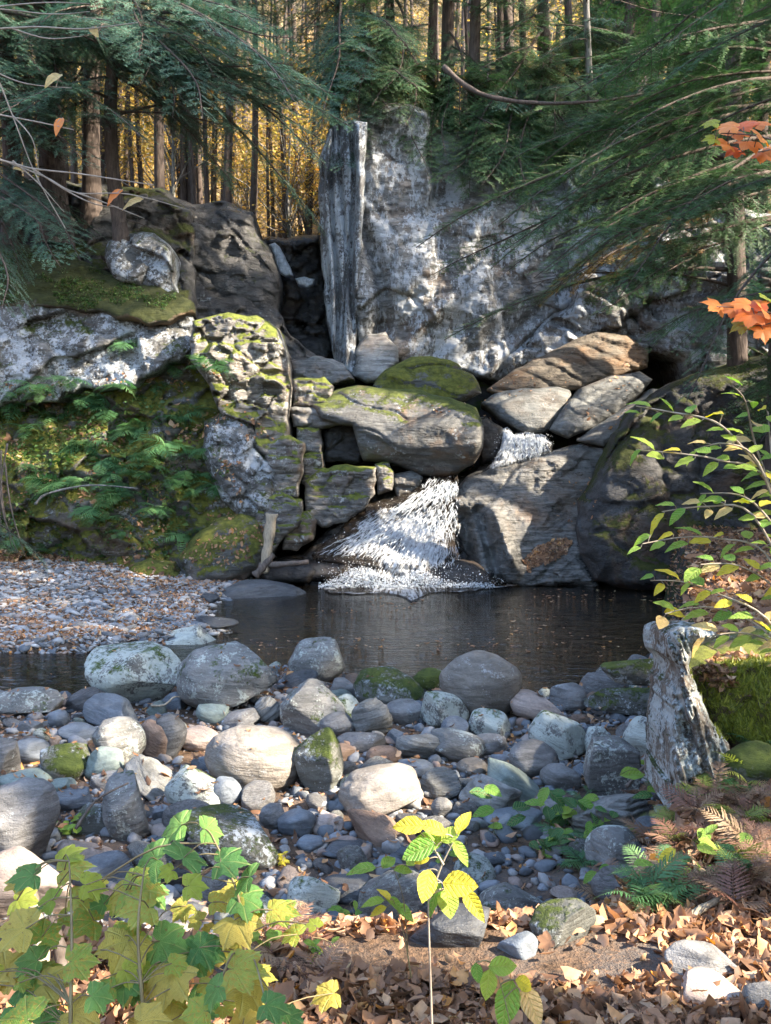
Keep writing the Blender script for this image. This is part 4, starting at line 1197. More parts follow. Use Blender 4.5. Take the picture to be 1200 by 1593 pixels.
def bough_mesh(seed, L=3.0, dense=1.0, needles=True, mats=None, droop=.35, spread=.34):
    r = np.random.default_rng(seed)
    mb = MB()
    n = 14
    t = np.linspace(0, 1, n)
    main = np.stack([L * t, .12 * L * np.sin(t * 2 + r.uniform(0, 3)) * t + .02 * L * np.sin(t * 11 + seed) * t, .10 * L * t - droop * L * t ** 2.2 * .6], -1)
    V, Fq = tube(main, .028 * (1 - t * .85) * L / 3, 5)
    mb.add(V, Fq, 0)
    def at(u):
        k = u * (n - 1); i = int(min(k, n - 2)); f = k - i
        return main[i] * (1 - f) + main[i + 1] * f
    tm = []; tt = []
    ns = int(L / (.085 / dense))
    for k in range(ns):
        u = .08 + .9 * (k + r.uniform(-.3, .3)) / ns
        u = min(max(u, .05), .99)
        if u < .25 and r.uniform() < .55: continue
        side = 1 if k % 2 else -1
        b = at(u)
        ln = L * spread * (1 - u) ** .6 * r.uniform(.55, 1.1) * min(1, .4 + u * 3) + .12
        ang = side * math.radians(r.uniform(48, 72))
        d = np.array([math.cos(ang), math.sin(ang), r.uniform(-.25, .12)])
        m = 6
        s = np.linspace(0, 1, m)
        tw = b + d * (ln * s)[:, None] + np.stack([.18 * ln * s ** 2, 0 * s, -.22 * ln * s ** 2], -1)
        V, Fq = tube(tw, .007 * (1 - .8 * s), 3)
        mb.add(V, Fq, 0)
        if not needles:
            for q in range(int(ln / .12)):
                s0 = r.uniform(.2, .95); bb = b + d * ln * s0 + np.array([.18 * ln * s0 ** 2, 0, -.22 * ln * s0 ** 2])
                e = bb + np.array([r.uniform(0, .16), r.uniform(-.12, .12), r.uniform(-.12, .06)])
                V, Fq = tube(np.array([bb, (bb + e) / 2 + r.normal(0, .01, 3), e]), [.004, .003, .001], 3)
                mb.add(V, Fq, 0)
            continue
        nt_ = int(ln / .042)
        for q in range(nt_):
            s0 = (q + 1) / (nt_ + .3)
            bb = b + d * ln * s0 + np.array([.18 * ln * s0 ** 2, 0, -.22 * ln * s0 ** 2])
            for sd in (-1, 1):
                if r.uniform() < .12: continue
                tl = (.05 + .13 * (1 - s0)) * r.uniform(.7, 1.25)
                a2 = ang + sd * math.radians(r.uniform(35, 60))
                dd = np.array([math.cos(a2), math.sin(a2), r.uniform(-.45, .1)])
                dd /= np.linalg.norm(dd)
                wv = np.cross(dd, [0, 0, 1.0]); wv /= np.linalg.norm(wv)
                wv = wv + np.array([0, 0, r.uniform(-.3, .3)])
                nv = np.cross(dd, wv)
                tm.append(np.concatenate([np.stack([dd * tl, wv * .030, nv * .01], 1), bb[:, None]], 1))
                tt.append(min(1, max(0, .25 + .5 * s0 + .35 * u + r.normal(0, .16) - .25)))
    if needles:
        # one small twig with five pairs of needles and a tip
        tv, tf = [], []
        for q in range(5):
            x = .08 + q * .18
            for sd in (-1, 1):
                i = len(tv)
                tv += [(x, 0, 0), (x + .10, .0, 0), (x + .14, sd * (1.0 - .12 * q), .4 * (-1) ** q)]
                tf.append((i, i + 1, i + 2) if sd > 0 else (i, i + 2, i + 1))
        i = len(tv); tv += [(0, .12, 0), (0, -.12, 0), (1.05, 0, 0)]; tf.append((i, i + 1, i + 2))
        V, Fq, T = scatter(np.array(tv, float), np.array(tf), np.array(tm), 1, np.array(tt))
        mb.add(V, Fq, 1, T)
    return mb.build('bough', mats or [BARK, HEM])
BG = [bough_mesh(1, 3, 1), bough_mesh(2, 3, 1.05, droop=.5), bough_mesh(3, 3, .95, droop=.2), bough_mesh(4, 3, .8, spread=.42)]
BB = [bough_mesh(11, 3, 1, mats=[BARK, HEMB]), bough_mesh(12, 3, 1.05, mats=[BARK, HEMB], droop=.5), bough_mesh(13, 3, .9, mats=[BARK, HEMB], spread=.42)]
BN = [bough_mesh(21, 3, .7, mats=[BARK, BROWN_N])]
BD = [bough_mesh(31, 3, .45, needles=False), bough_mesh(32, 3, .35, needles=False, droop=.7)]

BLG = [bough_mesh(41, 5.2, .85, droop=.5, spread=.24), bough_mesh(42, 5.2, .9, droop=.62, spread=.26), bough_mesh(43, 5.2, .85, droop=.42, spread=.30)]
BLB = [bough_mesh(44, 5.2, .8, mats=[BARK, HEMB], droop=.36, spread=.26), bough_mesh(45, 5.2, .85, mats=[BARK, HEMB], droop=.26, spread=.28)]
def trunk_mesh(seed, mat, bend=.02, sides=10, flare=.5, rings=22):
    r = np.random.default_rng(seed)
    t = np.linspace(0, 1, rings)
    ph = r.uniform(0, 6, 2)
    pts = np.stack([bend * (np.sin(t * 4 + ph[0]) - math.sin(ph[0])), bend * (np.sin(t * 5 + ph[1]) - math.sin(ph[1])), t], -1)
    pts[0, 2] -= .02
    rad = (1 - .72 * t) * (1 + flare * np.exp(-t * 45))
    V, Fq = tube(pts * np.array([1, 1, 1]), np.ones(rings), sides)
    c = np.repeat(pts, sides, 0)
    off = (V - c)
    off[:, 2] = 0
    off /= np.linalg.norm(off, axis=1)[:, None] + 1e-9
    rr = np.repeat(rad, sides) * (1 + .12 * fbm(np.stack([V[:, 0] * 2, V[:, 1] * 2, V[:, 2] * 30], -1), 2, seed))
    # stored with unit height and unit radius; centre line bends in units of height
    return c, off, rr, Fq, mat
def make_trunk(seed, h, r0, mat, parent, bend=.012, sides=10):
    c, off, rr, Fq, m = trunk_mesh(seed, mat, bend, sides)
    V = c * h + off * (rr * r0)[:, None]
    return obj('trunk', mesh('trunk', V, [Fq], [mat]), parent), c[::sides] * h

OPEN1 = [(120, 300), (130, 130), (235, 120), (310, 135), (400, 165), (450, 200), (495, 240), (497, 372), (400, 378), (320, 325)]
OPEN2 = [(498, 330), (540, 215), (565, 178), (600, 165), (668, 178), (682, 262), (790, 335), (850, 420), (890, 540), (880, 640), (500, 620)]
OPEN3 = [(622, 0), (690, 0), (688, 85), (630, 80)]
OPEN4 = [(0, 410), (300, 400), (500, 400), (500, 640), (1000, 640), (1010, 560), (1140, 520), (1140, 1600), (0, 1600)]
def in_open(p, polys):
    p = np.atleast_2d(p)
    p = p[p[:, 1] > 1.5]
    if not len(p): return False
    px, py = proj(p)
    for pl in polys:
        d, _, _ = poly_sdf(px, py, pl)
        if (d > -8).any(): return True
    return False

# boughs are left out along these sun rays to light chosen spots: spot and radius
BEAMS = [(432, 545, 20.6, .6), (440, 620, 20.6, .6), (440, 700, 20.3, .65), (470, 760, 20.5, .65), (545, 755, 20.8, .8), (430, 805, 20.1, .5), (418, 840, 19.9, .45), (500, 610, 21.7, .5),
         (620, 830, 20.3, 1.2), (560, 860, 20.0, 1.0), (680, 800, 20.8, .9), (790, 742, 21.2, 1.0), (740, 780, 20.9, .8), (850, 715, 21.4, .8), (820, 765, 21.0, .6), (610, 615, 21.4, .45), (680, 625, 21.4, .35),
         (840, 605, 22.6, .35), (850, 475, 24.5, .2), (915, 520, 24.2, .35), (960, 530, 24.0, .3), (630, 508, 24.9, .12), (715, 455, 24.9, .1),
         (1150, 580, 19.6, .35), (1060, 610, 19.8, .3), (790, 1085, 10.5, .35), (745, 1090, 10.4, .2),
         (1070, 1080, 6.6, .35), (1120, 1080, 6.6, .45), (1150, 1180, 5.6, .3), (1080, 760, 5.6, .7), (1120, 900, 5.3, .6), (1060, 920, 5.6, .5),
         (900, 1495, 3.6, .35), (1030, 1480, 3.6, .3), (1150, 1490, 3.6, .35), (700, 1505, 3.5, .4), (1090, 1545, 3.2, .25), (560, 1500, 3.4, .35), (480, 1560, 3.0, .3), (800, 1575, 2.9, .3), (1000, 1585, 2.9, .3),
         (60, 1225, 5.9, .25), (40, 1370, 5.2, .45), (150, 1420, 4.6, .3), (300, 1150, 8.6, .3), (250, 1460, 2.4, .5), (400, 1400, 2.4, .3), (80, 1520, 2.2, .4), (670, 1330, 2.3, .45), (780, 1550, 2.0, .25), (680, 1420, 2.3, .3),
         (230, 560, 21.0, .8), (310, 600, 20.9, .7), (100, 650, 20.8, .5), (350, 720, 20.2, .5), (280, 760, 20.2, .4), (315, 405, 24.3, .5), (345, 395, 24.3, .5), (270, 250, 36, 2), (330, 260, 40, 2.5), (400, 280, 36, 2.5), (450, 300, 38, 2.5), (470, 250, 44, 2.5), (370, 200, 46, 3), (200, 200, 40, 2), (130, 200, 40, 2), (310, 330, 32, 1.5), (440, 350, 31, 1.5), (920, 40, 26.8, .5), (920, 90, 26.8, .5), (920, 140, 26.8, .5), (885, 100, 34, 1.5), (780, 120, 34, 1.5), (960, 130, 34, 1.5), (1090, 80, 32, 1), (1150, 215, 6.0, .5), (1150, 490, 6.0, .45), (100, 60, 3.4, .35), (100, 300, 3.4, .3),
         (400, 1183, 8.2, .15), (640, 1250, 7.0, .3), (960, 1265, 6.6, .3), (120, 700, 20.5, .4), (330, 830, 19.6, .35)]
BP = np.array([[*W(a, b, c)] for a, b, c, d in BEAMS]); BR = np.array([d * (1.0 if c < 4 else .45 if c < 12 else 1.0) for a, b, c, d in BEAMS])
SV = np.array(SUN)
def in_beam(pts, extra=.0):
    """does a bough (its sample points) stand in one of the cleared sun rays"""
    for p in pts:
        v = p[None] - BP
        t = v @ SV
        d = np.linalg.norm(v - t[:, None] * SV, axis=1)
        if ((d < BR * 1.0 + extra) & (t > .6)).any(): return True
    return False

def place_bough(root, base, p0, p1, me, roll=0.0, name='bough', L=3.0, beams=True, polys=None, pad=.25):
    p0 = np.array(p0, float); p1 = np.array(p1, float)
    d = p1 - p0
    ln = np.linalg.norm(d)
    if beams and in_beam([p0 + d * f for f in (.3, .5, .7, .95)], pad * ln / 3): return None
    if polys and in_open(np.array([p0 + d * f for f in (.4, .7, 1.0)]), polys): return None
    X = d / ln
    up = np.array([0, 0, 1.0])
    Yv = np.cross(up, X); Yv /= np.linalg.norm(Yv) + 1e-9
    Z = np.cross(X, Yv)
    M = Matrix(((X[0], Yv[0], Z[0]), (X[1], Yv[1], Z[1]), (X[2], Yv[2], Z[2]))).to_4x4()
    M = M @ Matrix.Rotation(roll, 4, 'X')
    if ln > 3.9 and me in BG: me = BLG[int(abs(p1[0] * 37) % 3)]; L = 5.2
    elif ln > 3.9 and me in BB: me = BLB[int(abs(p1[0] * 37) % 2)]; L = 5.2
    s = ln / L
    o = bpy.data.objects.new(name, me)
    SC.collection.objects.link(o)
    o.parent = root
    o.matrix_local = Matrix.Translation(Vector(p0 - base)) @ M @ Matrix.Scale(s, 4)
    return o

hr = np.random.default_rng(99)
def hemlock(x, y, h, r0, z0, z1, nb, L, label, group=None, meshes=None, seed=0, az=None, azw=math.pi, polys=None, bark=None, dead=0, lean=(0, 0), beams=True, pad=.25, name='hemlock_tree', zb=None, sides=10, bend=.012):
    zb = float(H(x, y)) - .15 if zb is None else zb
    base = np.array([x, y, zb])
    root = thing(name, label, 'tree', (x, y, zb), group=group)
    tr, cl = make_trunk(seed, h, r0, bark or BARK, root, bend, sides)
    r = np.random.default_rng(seed + 5)
    ms = meshes or BG
    ga = r.uniform(0, 6)
    for k in range(nb + dead):
        isd = k >= nb
        f = (k + .5) / nb if not isd else r.uniform(0, 1)
        z = (z0 + (z1 - z0) * f) if not isd else z0 * r.uniform(.25, 1.0)
        ga += 2.4 + r.normal(0, .4)
        a = ga if az is None else az + r.uniform(-azw, azw)
        u = min(1, z / h)
        c = np.array([np.interp(z, cl[:, 2], cl[:, j]) for j in range(3)])
        ll = L * r.uniform(.7, 1.15) * (1 - .55 * max(0, (z - z0) / max(.1, h - z0)))
        if isd: ll = L * r.uniform(.25, .5)
        p0 = base + c
        p1 = p0 + ll * np.array([math.cos(a), math.sin(a), r.uniform(-.55, -.02)])
        me = (BD if isd else ms)[r.integers(0, len(BD if isd else ms))]
        place_bough(root, base, p0, p1, me, r.normal(0, .25), 'dead_branch' if isd else 'bough', beams=beams, polys=polys, pad=pad)
    return root, base, cl

def on(px, Y):
    return (px - 600) / F * Y
ALLO = [OPEN1, OPEN2, OPEN3, OPEN4]
# --- left trees standing on the mossy outcrop
LL = [(200, 22.6, 14, .17, 'crooked forked hemlock trunk on the mossy outcrop, nearest the gap', .05),
      (92, 23.6, 18, .30, 'thick straight hemlock trunk on the left outcrop', .008),
      (150, 24.4, 18, .22, 'hemlock trunk just right of the thick straight one', .012),
      (30, 23.8, 18, .22, 'hemlock trunk at the far left of the outcrop', .012),
      (-60, 22.4, 18, .25, 'hemlock beyond the left picture edge with boughs reaching in', .012),
      (255, 26.6, 17, .14, 'slender hemlock behind the crooked trunk', .012)]
lefts = []
for k, (px, Y, h, r0, lab, bd) in enumerate(LL):
    x = on(px, Y)
    zb = {0: 7.2, 1: 8.0, 2: 8.4, 3: 8.0, 4: 7.0}.get(k)
    lefts.append(hemlock(x, Y, h, r0, 2.6 if k else 2.6, h * .72, 46 if k else 16, 3.7, lab, 'hemlocks on the left outcrop', BB if k != 2 else BG, 300 + k, polys=ALLO, dead=10, zb=zb, bend=bd, az=-.9 if k in (0, 4) else None, azw=1.3))
# long boughs of the two left trees sweeping over the golden gap
def sweep(tree, lst, meshes, seed=0, beams=False):
    root, base, cl = tree
    r = np.random.default_rng(seed)
    for (x0, y0, x1, y1, Yd) in [q for q in lst for _ in range(1 if meshes[0] in BD or meshes[0] in BN or len(lst) == 1 else 2)]:
        x1 += r.normal(0, 22); y1 += r.normal(0, 20 if abs(x1 - x0) < 180 else 38); Yd += r.normal(0, .7); y0 += r.normal(0, 25)
        p1 = np.array(Wv(x1, y1, Yd))
        zz = Wv(x0, y0, base[1])[2] - base[2]
        zz = min(max(zz, .5), cl[-1, 2])
        c = np.array([np.interp(zz, cl[:, 2], cl[:, j]) for j in range(3)])
        place_bough(root, base, base + c, p1, meshes[r.integers(0, len(meshes))], r.normal(0, .35), pad=.0, beams=beams)
sweep(lefts[0], [(200, 60, 520, 95, 20.5), (200, 90, 540, 170, 21.5), (205, 40, 430, 40, 20), (200, 110, 470, 150, 20.8), (200, 130, 400, 140, 20), (200, 60, 350, 60, 19.6), (200, 30, 300, 110, 19.6), (205, 10, 500, 20, 21), (200, 120, 330, 190, 21.3), (200, 170, 150, 180, 21),
                 (200, 100, 440, 110, 22), (200, 130, 475, 200, 22.0), (200, 150, 400, 235, 22.2), (200, 20, 260, 60, 20), (205, 0, 380, 10, 20), (200, 80, 520, 240, 22.2)], BB, 1)
sweep(lefts[1], [(92, 60, 260, 120, 21), (92, 100, 20, 180, 21), (92, 20, 180, 60, 20.5), (92, 70, 100, 150, 20.8), (92, 160, 10, 240, 21.5), (92, 40, 260, 40, 21.5)], BB, 2)
sweep(lefts[4], [(-60, 200, 90, 330, 20.5), (-60, 250, 120, 370, 20.6), (-60, 150, 120, 200, 20.4), (-60, 60, 80, 110, 20), (-60, 0, 60, 40, 20), (-60, 280, 30, 420, 20.3), (-60, 90, 200, 90, 20.4), (-60, 20, 200, 20, 20.4)], BB, 3)
se = hemlock(on(-75, 18.2), 18.2, 5.5, .06, .8, 5.0, 16, 1.7, 'young hemlock at the left picture edge in front of the fern slope', None, BB, 333, pad=0, beams=False)
# --- trees on the top of the cliff
CT = [(520, 27.2, .16), (575, 26.9, .2), (612, 28.4, .17), (668, 28.6, .16), (695, 27.9, .2), (738, 27.2, .18), (790, 28.0, .16), (846, 27.4, .2), (882, 28.8, .15), (922, 26.8, .12), (955, 28.4, .19), (1010, 27.4, .16), (1062, 28.2, .2), (1118, 26.6, .17), (1180, 27.8, .2)]
cnames = ['at the left end of the cliff top', 'above the streaked columns', 'behind the top of the pale face', 'left of the patch of sky', 'right of the patch of sky', 'above the middle of the pale face', 'behind the bare fallen branch', 'over the dark corner of the cliff', 'in the gap behind the dark corner',
          'slender and sunlit above the broken cliff', 'thick, right of the sunlit slender one', 'above the slanting strata', 'high over the dark hollow', 'above the tangled dead branches', 'at the right end of the cliff top']
ctrees = []
for k, (px, Y, r0) in enumerate(CT):
    sunny = k == 9  # sunlight on this trunk is put into a paler bark colour
    ctrees.append(hemlock(on(px, Y), Y, 17, r0, 1.2 if px < 700 else .8, 13, 76, 3.2, f'hemlock on the cliff top, {cnames[k]}', 'hemlocks along the cliff top', BG if k % 3 else BB, 340 + k, polys=ALLO, dead=8, bark=BARKG if sunny else None, pad=.1))
sweep(ctrees[1], [(575, 90, 640, 130, 24.8), (575, 60, 530, 120, 24.8), (575, 120, 500, 190, 24.9), (575, 110, 600, 200, 24.6), (575, 30, 620, 60, 24.6), (575, 130, 640, 190, 24.9)], BG, 4)
sweep(ctrees[4], [(695, 130, 640, 180, 24.8), (695, 140, 740, 210, 24.7), (695, 100, 620, 100, 24.8), (695, 150, 700, 230, 24.7), (695, 100, 780, 170, 24.8), (695, 160, 760, 250, 24.6)], BG, 5)
sweep(ctrees[6], [(790, 130, 830, 220, 24.8), (790, 130, 740, 200, 24.8), (790, 160, 800, 240, 24.7), (790, 100, 860, 170, 24.7)], BG, 6)
sweep(ctrees[0], [(520, 60, 500, 190, 24.6), (520, 90, 540, 200, 24.5), (520, 60, 560, 150, 24.5), (520, 40, 470, 140, 24.8), (520, 100, 590, 180, 24.5)], BB, 14)
sweep(ctrees[2], [(612, 60, 600, 160, 24.7), (612, 80, 650, 165, 24.7), (612, 50, 570, 130, 24.7), (612, 30, 640, 110, 24.9), (612, 90, 690, 190, 24.6)], BG, 15)
sweep(ctrees[7], [(846, 120, 800, 230, 24.6), (846, 140, 880, 250, 24.3), (846, 110, 900, 200, 24.4), (846, 160, 840, 260, 24.3), (846, 90, 760, 190, 24.6)], BG, 16, True)
sweep(ctrees[11], [(1010, 150, 960, 270, 23.8), (1010, 150, 1050, 300, 23.6), (1010, 180, 1000, 330, 23.5), (1010, 120, 930, 240, 24)], BG, 17, True)
# --- big trees of the right bank; their boughs hang over the pool and keep it in shade
RT = [(1150, 20.6, 19, .24, 'hemlock trunk rising from the right bank above the mossy rock'),
      (1215, 17.5, 22, .28, 'tall hemlock at the right picture edge'),
      (1290, 14.5, 22, .28, 'hemlock beyond the right picture edge with boughs over the pool')]
rts = []
for k, (px, Y, h, r0, lab) in enumerate(RT):
    rts.append(hemlock(on(px, Y), Y, h, r0, 1.0 if k == 0 else 3.0, h * .92, 76, 3.8, lab, 'hemlocks of the right bank', BG, 380 + k, polys=[OPEN2, OPEN3, OPEN4], dead=16, pad=.35))
sweep(rts[1], [(1215, 250, 850, 300, 16.5), (1215, 200, 790, 270, 17.5), (1215, 280, 880, 330, 17), (1215, 150, 880, 200, 17), (1215, 60, 900, 90, 17), (1215, 220, 980, 330, 16), (1215, 300, 960, 300, 17), (1215, 110, 960, 150, 16.4), (1215, 10, 920, 20, 17), (1215, 330, 1010, 380, 16.6), (1215, 260, 1050, 270, 15.6), (1215, 360, 1040, 430, 17)], BG, 7)
sweep(rts[0], [(1150, 250, 690, 290, 21.5), (1150, 300, 780, 330, 20.5), (1150, 330, 860, 360, 20.5), (1150, 200, 900, 250, 19.5), (1150, 100, 940, 130, 19.5), (1150, 330, 950, 420, 20), (1150, 360, 900, 400, 20.6), (1150, 240, 760, 250, 21), (1150, 180, 820, 190, 21)], BG, 8, True)
sweep(rts[0], [(1150, 330, 880, 380, 19.6), (1150, 380, 930, 370, 19.8)], BN, 9)
sweep(rts[0], [(1150, 430, 700, 400, 20.2), (1150, 440, 760, 440, 20.4), (1150, 380, 830, 480, 21), (1150, 450, 960, 520, 20.6), (1150, 400, 1000, 500, 20), (1150, 420, 870, 410, 20.5)], [BD[0]], 10, True)
sweep(rts[0], [(1150, 430, 690, 385, 20.1)], [BG[3]], 11)
# further right: unseen trees added out of frame to shade the stream
OT = [(9.5, 21.5), (12.5, 18.5), (9.2, 11.0), (12.5, 13.8), (8.6, 7.0), (12.0, 8.8), (8.4, 2.8), (11.6, 4.4), (9.0, -1.2), (12.6, -.6), (14.5, 22.5), (16, 11.5), (15.5, 16.5), (7.0, -4.5), (10.5, -6), (13.5, -5), (8.0, -9.5), (12.5, -10), (10.2, 1.0), (9.9, 5.6), (13.6, 2.0), (7.6, .4), (7.2, 3.2)]
for k, (x, y) in enumerate(OT):
    hemlock(x, y, 23, .28, 1.2, 21, 120, 4.0, 'out of frame hemlock added right of the stream to shade it', 'hemlocks added out of frame for shade', BG, 420 + k, polys=[OPEN2, OPEN4, [(1000, 100), (1600, 100), (1600, 1600), (1000, 1600)]], pad=.30, sides=8)
# --- far forest
fr = np.random.default_rng(7)
FTm = []
for k in range(130):
    Y = 30 + 30 * fr.uniform(0, 1) ** 1.2
    px = fr.uniform(-60, 1260)
    x = on(px, Y)
    if -3.9 < x < -1.2 and Y < 34: continue
    r0 = fr.uniform(.07, .2)
    z0 = fr.uniform(3.5, 7)
    nb = 6 if 100 < px < 520 else 26
    hemlock(x, Y, 20, r0, z0, 15, nb, 2.3, 'slim dark hemlock in the sunlit wood behind the cliffs', 'slim hemlocks of the wood behind', BG, 500 + k, dead=7, beams=True, pad=.3, sides=6, polys=[OPEN3] if fr.uniform() < .8 else None)

for k in range(34):
    Y = fr.uniform(29.5, 36); px = fr.uniform(100, 500) if k < 26 else fr.uniform(600, 1000)
    x = on(px, Y)
    if -3.4 < x < -1.6 and Y < 31: Y = 34
    hemlock(x, Y, 16, fr.uniform(.05, .13), 5.5, 12, 5, 2.0, 'thin bare stemmed hemlock close behind the gap', 'thin hemlocks close behind the gap', BG, 700 + k, dead=12, beams=False, sides=6, polys=[OPEN3])
YEL = leaf_mat('yellow_beech_leaf', [(0, (.16, .17, .05)), (.3, (.38, .30, .09)), (.65, (.52, .36, .13)), (1, (.48, .25, .09))], trans=.55, rough=.5)
def beech_crown(seed, n=1500):
    r = np.random.default_rng(seed)
    mb = MB()
    tv = np.array([(0, 0, 0), (.5, .32, .06), (1, 0, -.05), (.5, -.32, .06)]); tf = np.array([(0, 1, 2, 3)])
    c = r.normal(0, 1, (26, 3)) * np.array([1.1, 1.1, 1.3]) + np.array([0, 0, 3.0])
    k = r.integers(0, 26, n)
    p = c[k] + r.normal(0, 1, (n, 3)) * np.array([.5, .5, .12])
    M = rotmats(r, n, .35) * r.uniform(.07, .13, n)[:, None, None]
    V, Fq, T = scatter(tv, tf, np.concatenate([M, p[:, :, None]], 2), 0, np.clip(r.normal(.5, .25, n), 0, 1))
    mb.add(V, Fq, 0, T)
    w = MB()
    for q in range(26):
        a = np.array([0, 0, max(.4, c[q, 2] - 1.6)])
        V, Fq = tube(np.array([a, (a + c[q]) / 2 + r.normal(0, .1, 3), c[q]]), [.02, .012, .004], 4)
        w.add(V, Fq, 0)
    V, Fq = tube(np.array([[0, 0, -.2], [.05, 0, 2], [0, .1, 4.2]]), [.05, .035, .01], 6)
    w.add(V, Fq, 0)
    return mb.build('crown', [YEL]), w.build('trunk', [BARKG])
BC = [beech_crown(k) for k in (1, 2, 3)]
def beech(x, y, s, k, label, group):
    root = thing('beech_sapling', label, 'tree', (x, y, float(H(x, y))), (0, 0, fr.uniform(0, 6.3)), group)
    for nm, me in (('crown', BC[k][0]), ('trunk', BC[k][1])):
        o = bpy.data.objects.new(nm, me); SC.collection.objects.link(o); o.parent = root
    root.scale = (s, s, s)
    return root
for k in range(58):
    Y = fr.uniform(31, 50)
    px = fr.uniform(120, 560) if k < 26 else fr.uniform(-40, 1240)
    beech(on(px, Y), Y, fr.uniform(.8, 1.5), k % 3, 'low beech with yellow leaves glowing in the sunlit wood behind', 'yellow beeches of the wood behind')
# ------------------------------------------------------------------ plants, dead wood, fallen leaves
from mathutils.bvhtree import BVHTree
def rock_tree(sel):
    v, f, n = [], [], 0
    for V, Fs, nm in RELIEFS:
        if not sel(nm): continue
        v.append(V)
        for Fq in Fs: f += (np.asarray(Fq) + n).tolist()
        n += len(V)
    return BVHTree.FromPolygons(np.concatenate(v).tolist(), f)
ROCKS = rock_tree(lambda n: n not in ('waterfall', 'foam'))
_o = Vector((0, 0, CAM_Z))
def rockhit(px, py):
    d = Wv(px, py, 1.0) - _o
    h = ROCKS.ray_cast(_o, d.normalized(), 60)
    return (h[0], h[1]) if h[0] is not None else (None, None)

DEADW = simple_mat('weathered_wood', (.20, .16, .11), (.46, .38, .27), 7, .85, .01, (6, 6, 1), 6)
DARKW = simple_mat('dark_stick_wood', (.06, .045, .035), (.16, .13, .11), 8, .85, .008, (4, 4, 1), 5)
STEM = simple_mat('green_brown_stem', (.14, .10, .05), (.24, .20, .10), 10, .6, .002)
PALEST = simple_mat('pale_grey_twig', (.16, .13, .10), (.36, .31, .25), 14, .7, .002)
STUMPM = rock_mat('stump_wood', (.16, .13, .10), (.28, .25, .21), (.05, .04, .03), lichen=.60, lich_col=(.46, .51, .50), lsc=4.2, moss=.5, msc=2.4, strata=(7, 7, .8), bumpd=.03, crack=.6, brown=.4)
LIMEM = rock_mat('bright_moss_mound', (.10, .07, .04), (.18, .12, .07), moss=.74, msc=1.2, moss_col=((.05, .06, .008), (.21, .22, .03)), lichen=0, bumpd=.02, scale=2)

def outline_mesh(name, pts, mat, bend=-.25, fold=.12, thick=0):
    """a leaf blade: outline around the leaf stalk, an inner ring and the stalk point; slightly drooping and folded"""
    P = np.array([(math.cos(math.radians(a)) * r, math.sin(math.radians(a)) * r) for a, r in pts])
    n = len(P)
    V = [(0, 0)] + [tuple(q * .5) for q in P] + [tuple(q) for q in P]
    V = np.array(V, float)
    z = bend * (V ** 2).sum(1) + fold * np.abs(V[:, 1]) + .05 * np.sin(V[:, 0] * 9) * np.abs(V[:, 1])
    V3 = np.stack([V[:, 0], V[:, 1], z], -1)
    f3 = [(0, 1 + k, 2 + k) for k in range(n - 1)]
    f4 = [(1 + k, 1 + n + k, 2 + n + k, 2 + k) for k in range(n - 1)]
    return mesh(name, V3, [np.array(f3), np.array(f4)], [mat])
_h = [(0, 1.0), (5, .86), (9, .84), (13, .77), (17, .78), (22, .69), (26, .67), (31, .76), (36, .78), (41, .88), (45, .82), (50, .93), (55, .80), (60, .79), (66, .70), (74, .62), (84, .66), (94, .72), (100, .67), (108, .72), (118, .56), (132, .40), (150, .30), (168, .14)]
MAPLE = [(-a, r) for a, r in _h[::-1]] + _h[1:]
def ovate(name, mat, wid=.30, bend=-.22, fold=.16, n=8, seed=0):
    r = np.random.default_rng(seed)
    t = np.linspace(0, 1, n)
    w_ = wid * np.sin(np.pi * t ** .8) ** .85
    w_[-1] = 0; w_[0] = .01
    V = []
    for k in range(n):
        for s in (-1, -.5, 0, .5, 1):
            V.append((t[k], s * w_[k], fold * abs(s) * w_[k] * 1.5 + bend * t[k] ** 2 + .02 * math.sin(k * 2.4 + s * 2)))
    i = (np.arange(n - 1)[:, None] * 5 + np.arange(4)[None]).ravel()
    return mesh(name, np.array(V), [np.stack([i, i + 5, i + 6, i + 1], -1)], [mat])

MG = leaf_mat('maple_leaf_green', [(0, (.07, .19, .05)), (1, (.15, .30, .07))], trans=.35, use='obj', veins='maple', mottle=((.20, .26, .05), .62), msc=9)
MY = leaf_mat('maple_leaf_yellowing', [(0, (.17, .30, .05)), (.5, (.28, .36, .06)), (1, (.40, .40, .08))], trans=.4, use='obj', veins='maple', mottle=((.42, .30, .05), .50), msc=9)
MB_ = leaf_mat('maple_leaf_bright', [(0, (.26, .38, .06)), (1, (.46, .48, .07))], trans=.5, use='obj', veins='maple', mottle=((.25, .42, .06), .6), msc=7)
MO = leaf_mat('maple_leaf_mottled', [(0, (.42, .36, .07)), (1, (.54, .42, .10))], trans=.4, use='obj', veins='maple', mottle=((.16, .10, .03), .60), msc=16)
OR = leaf_mat('orange_leaf', [(0, (.62, .20, .05)), (.5, (.72, .30, .09)), (1, (.60, .14, .05))], trans=.45, use='obj')
GR = leaf_mat('fresh_green_leaf', [(0, (.16, .34, .06)), (.5, (.26, .42, .07)), (1, (.36, .48, .08))], trans=.5, use='obj', veins='ovate', mottle=((.50, .48, .10), .66), msc=14)
YL = leaf_mat('yellow_leaf', [(0, (.62, .56, .06)), (1, (.74, .62, .07))], trans=.5, use='obj', veins='ovate', mottle=((.40, .46, .07), .6), msc=12)
TN = leaf_mat('tan_leaf', [(0, (.55, .38, .16)), (1, (.66, .50, .22))], trans=.4, use='obj', veins='ovate')
DKG = leaf_mat('dark_green_leaf', [(0, (.03, .10, .03)), (1, (.06, .17, .05))], trans=.35, use='obj', veins='ovate')
LM = {k: outline_mesh('leaf', MAPLE, m, -.38, .22) for k, m in dict(g=MG, y=MY, b=MB_, m=MO, o=OR).items()}
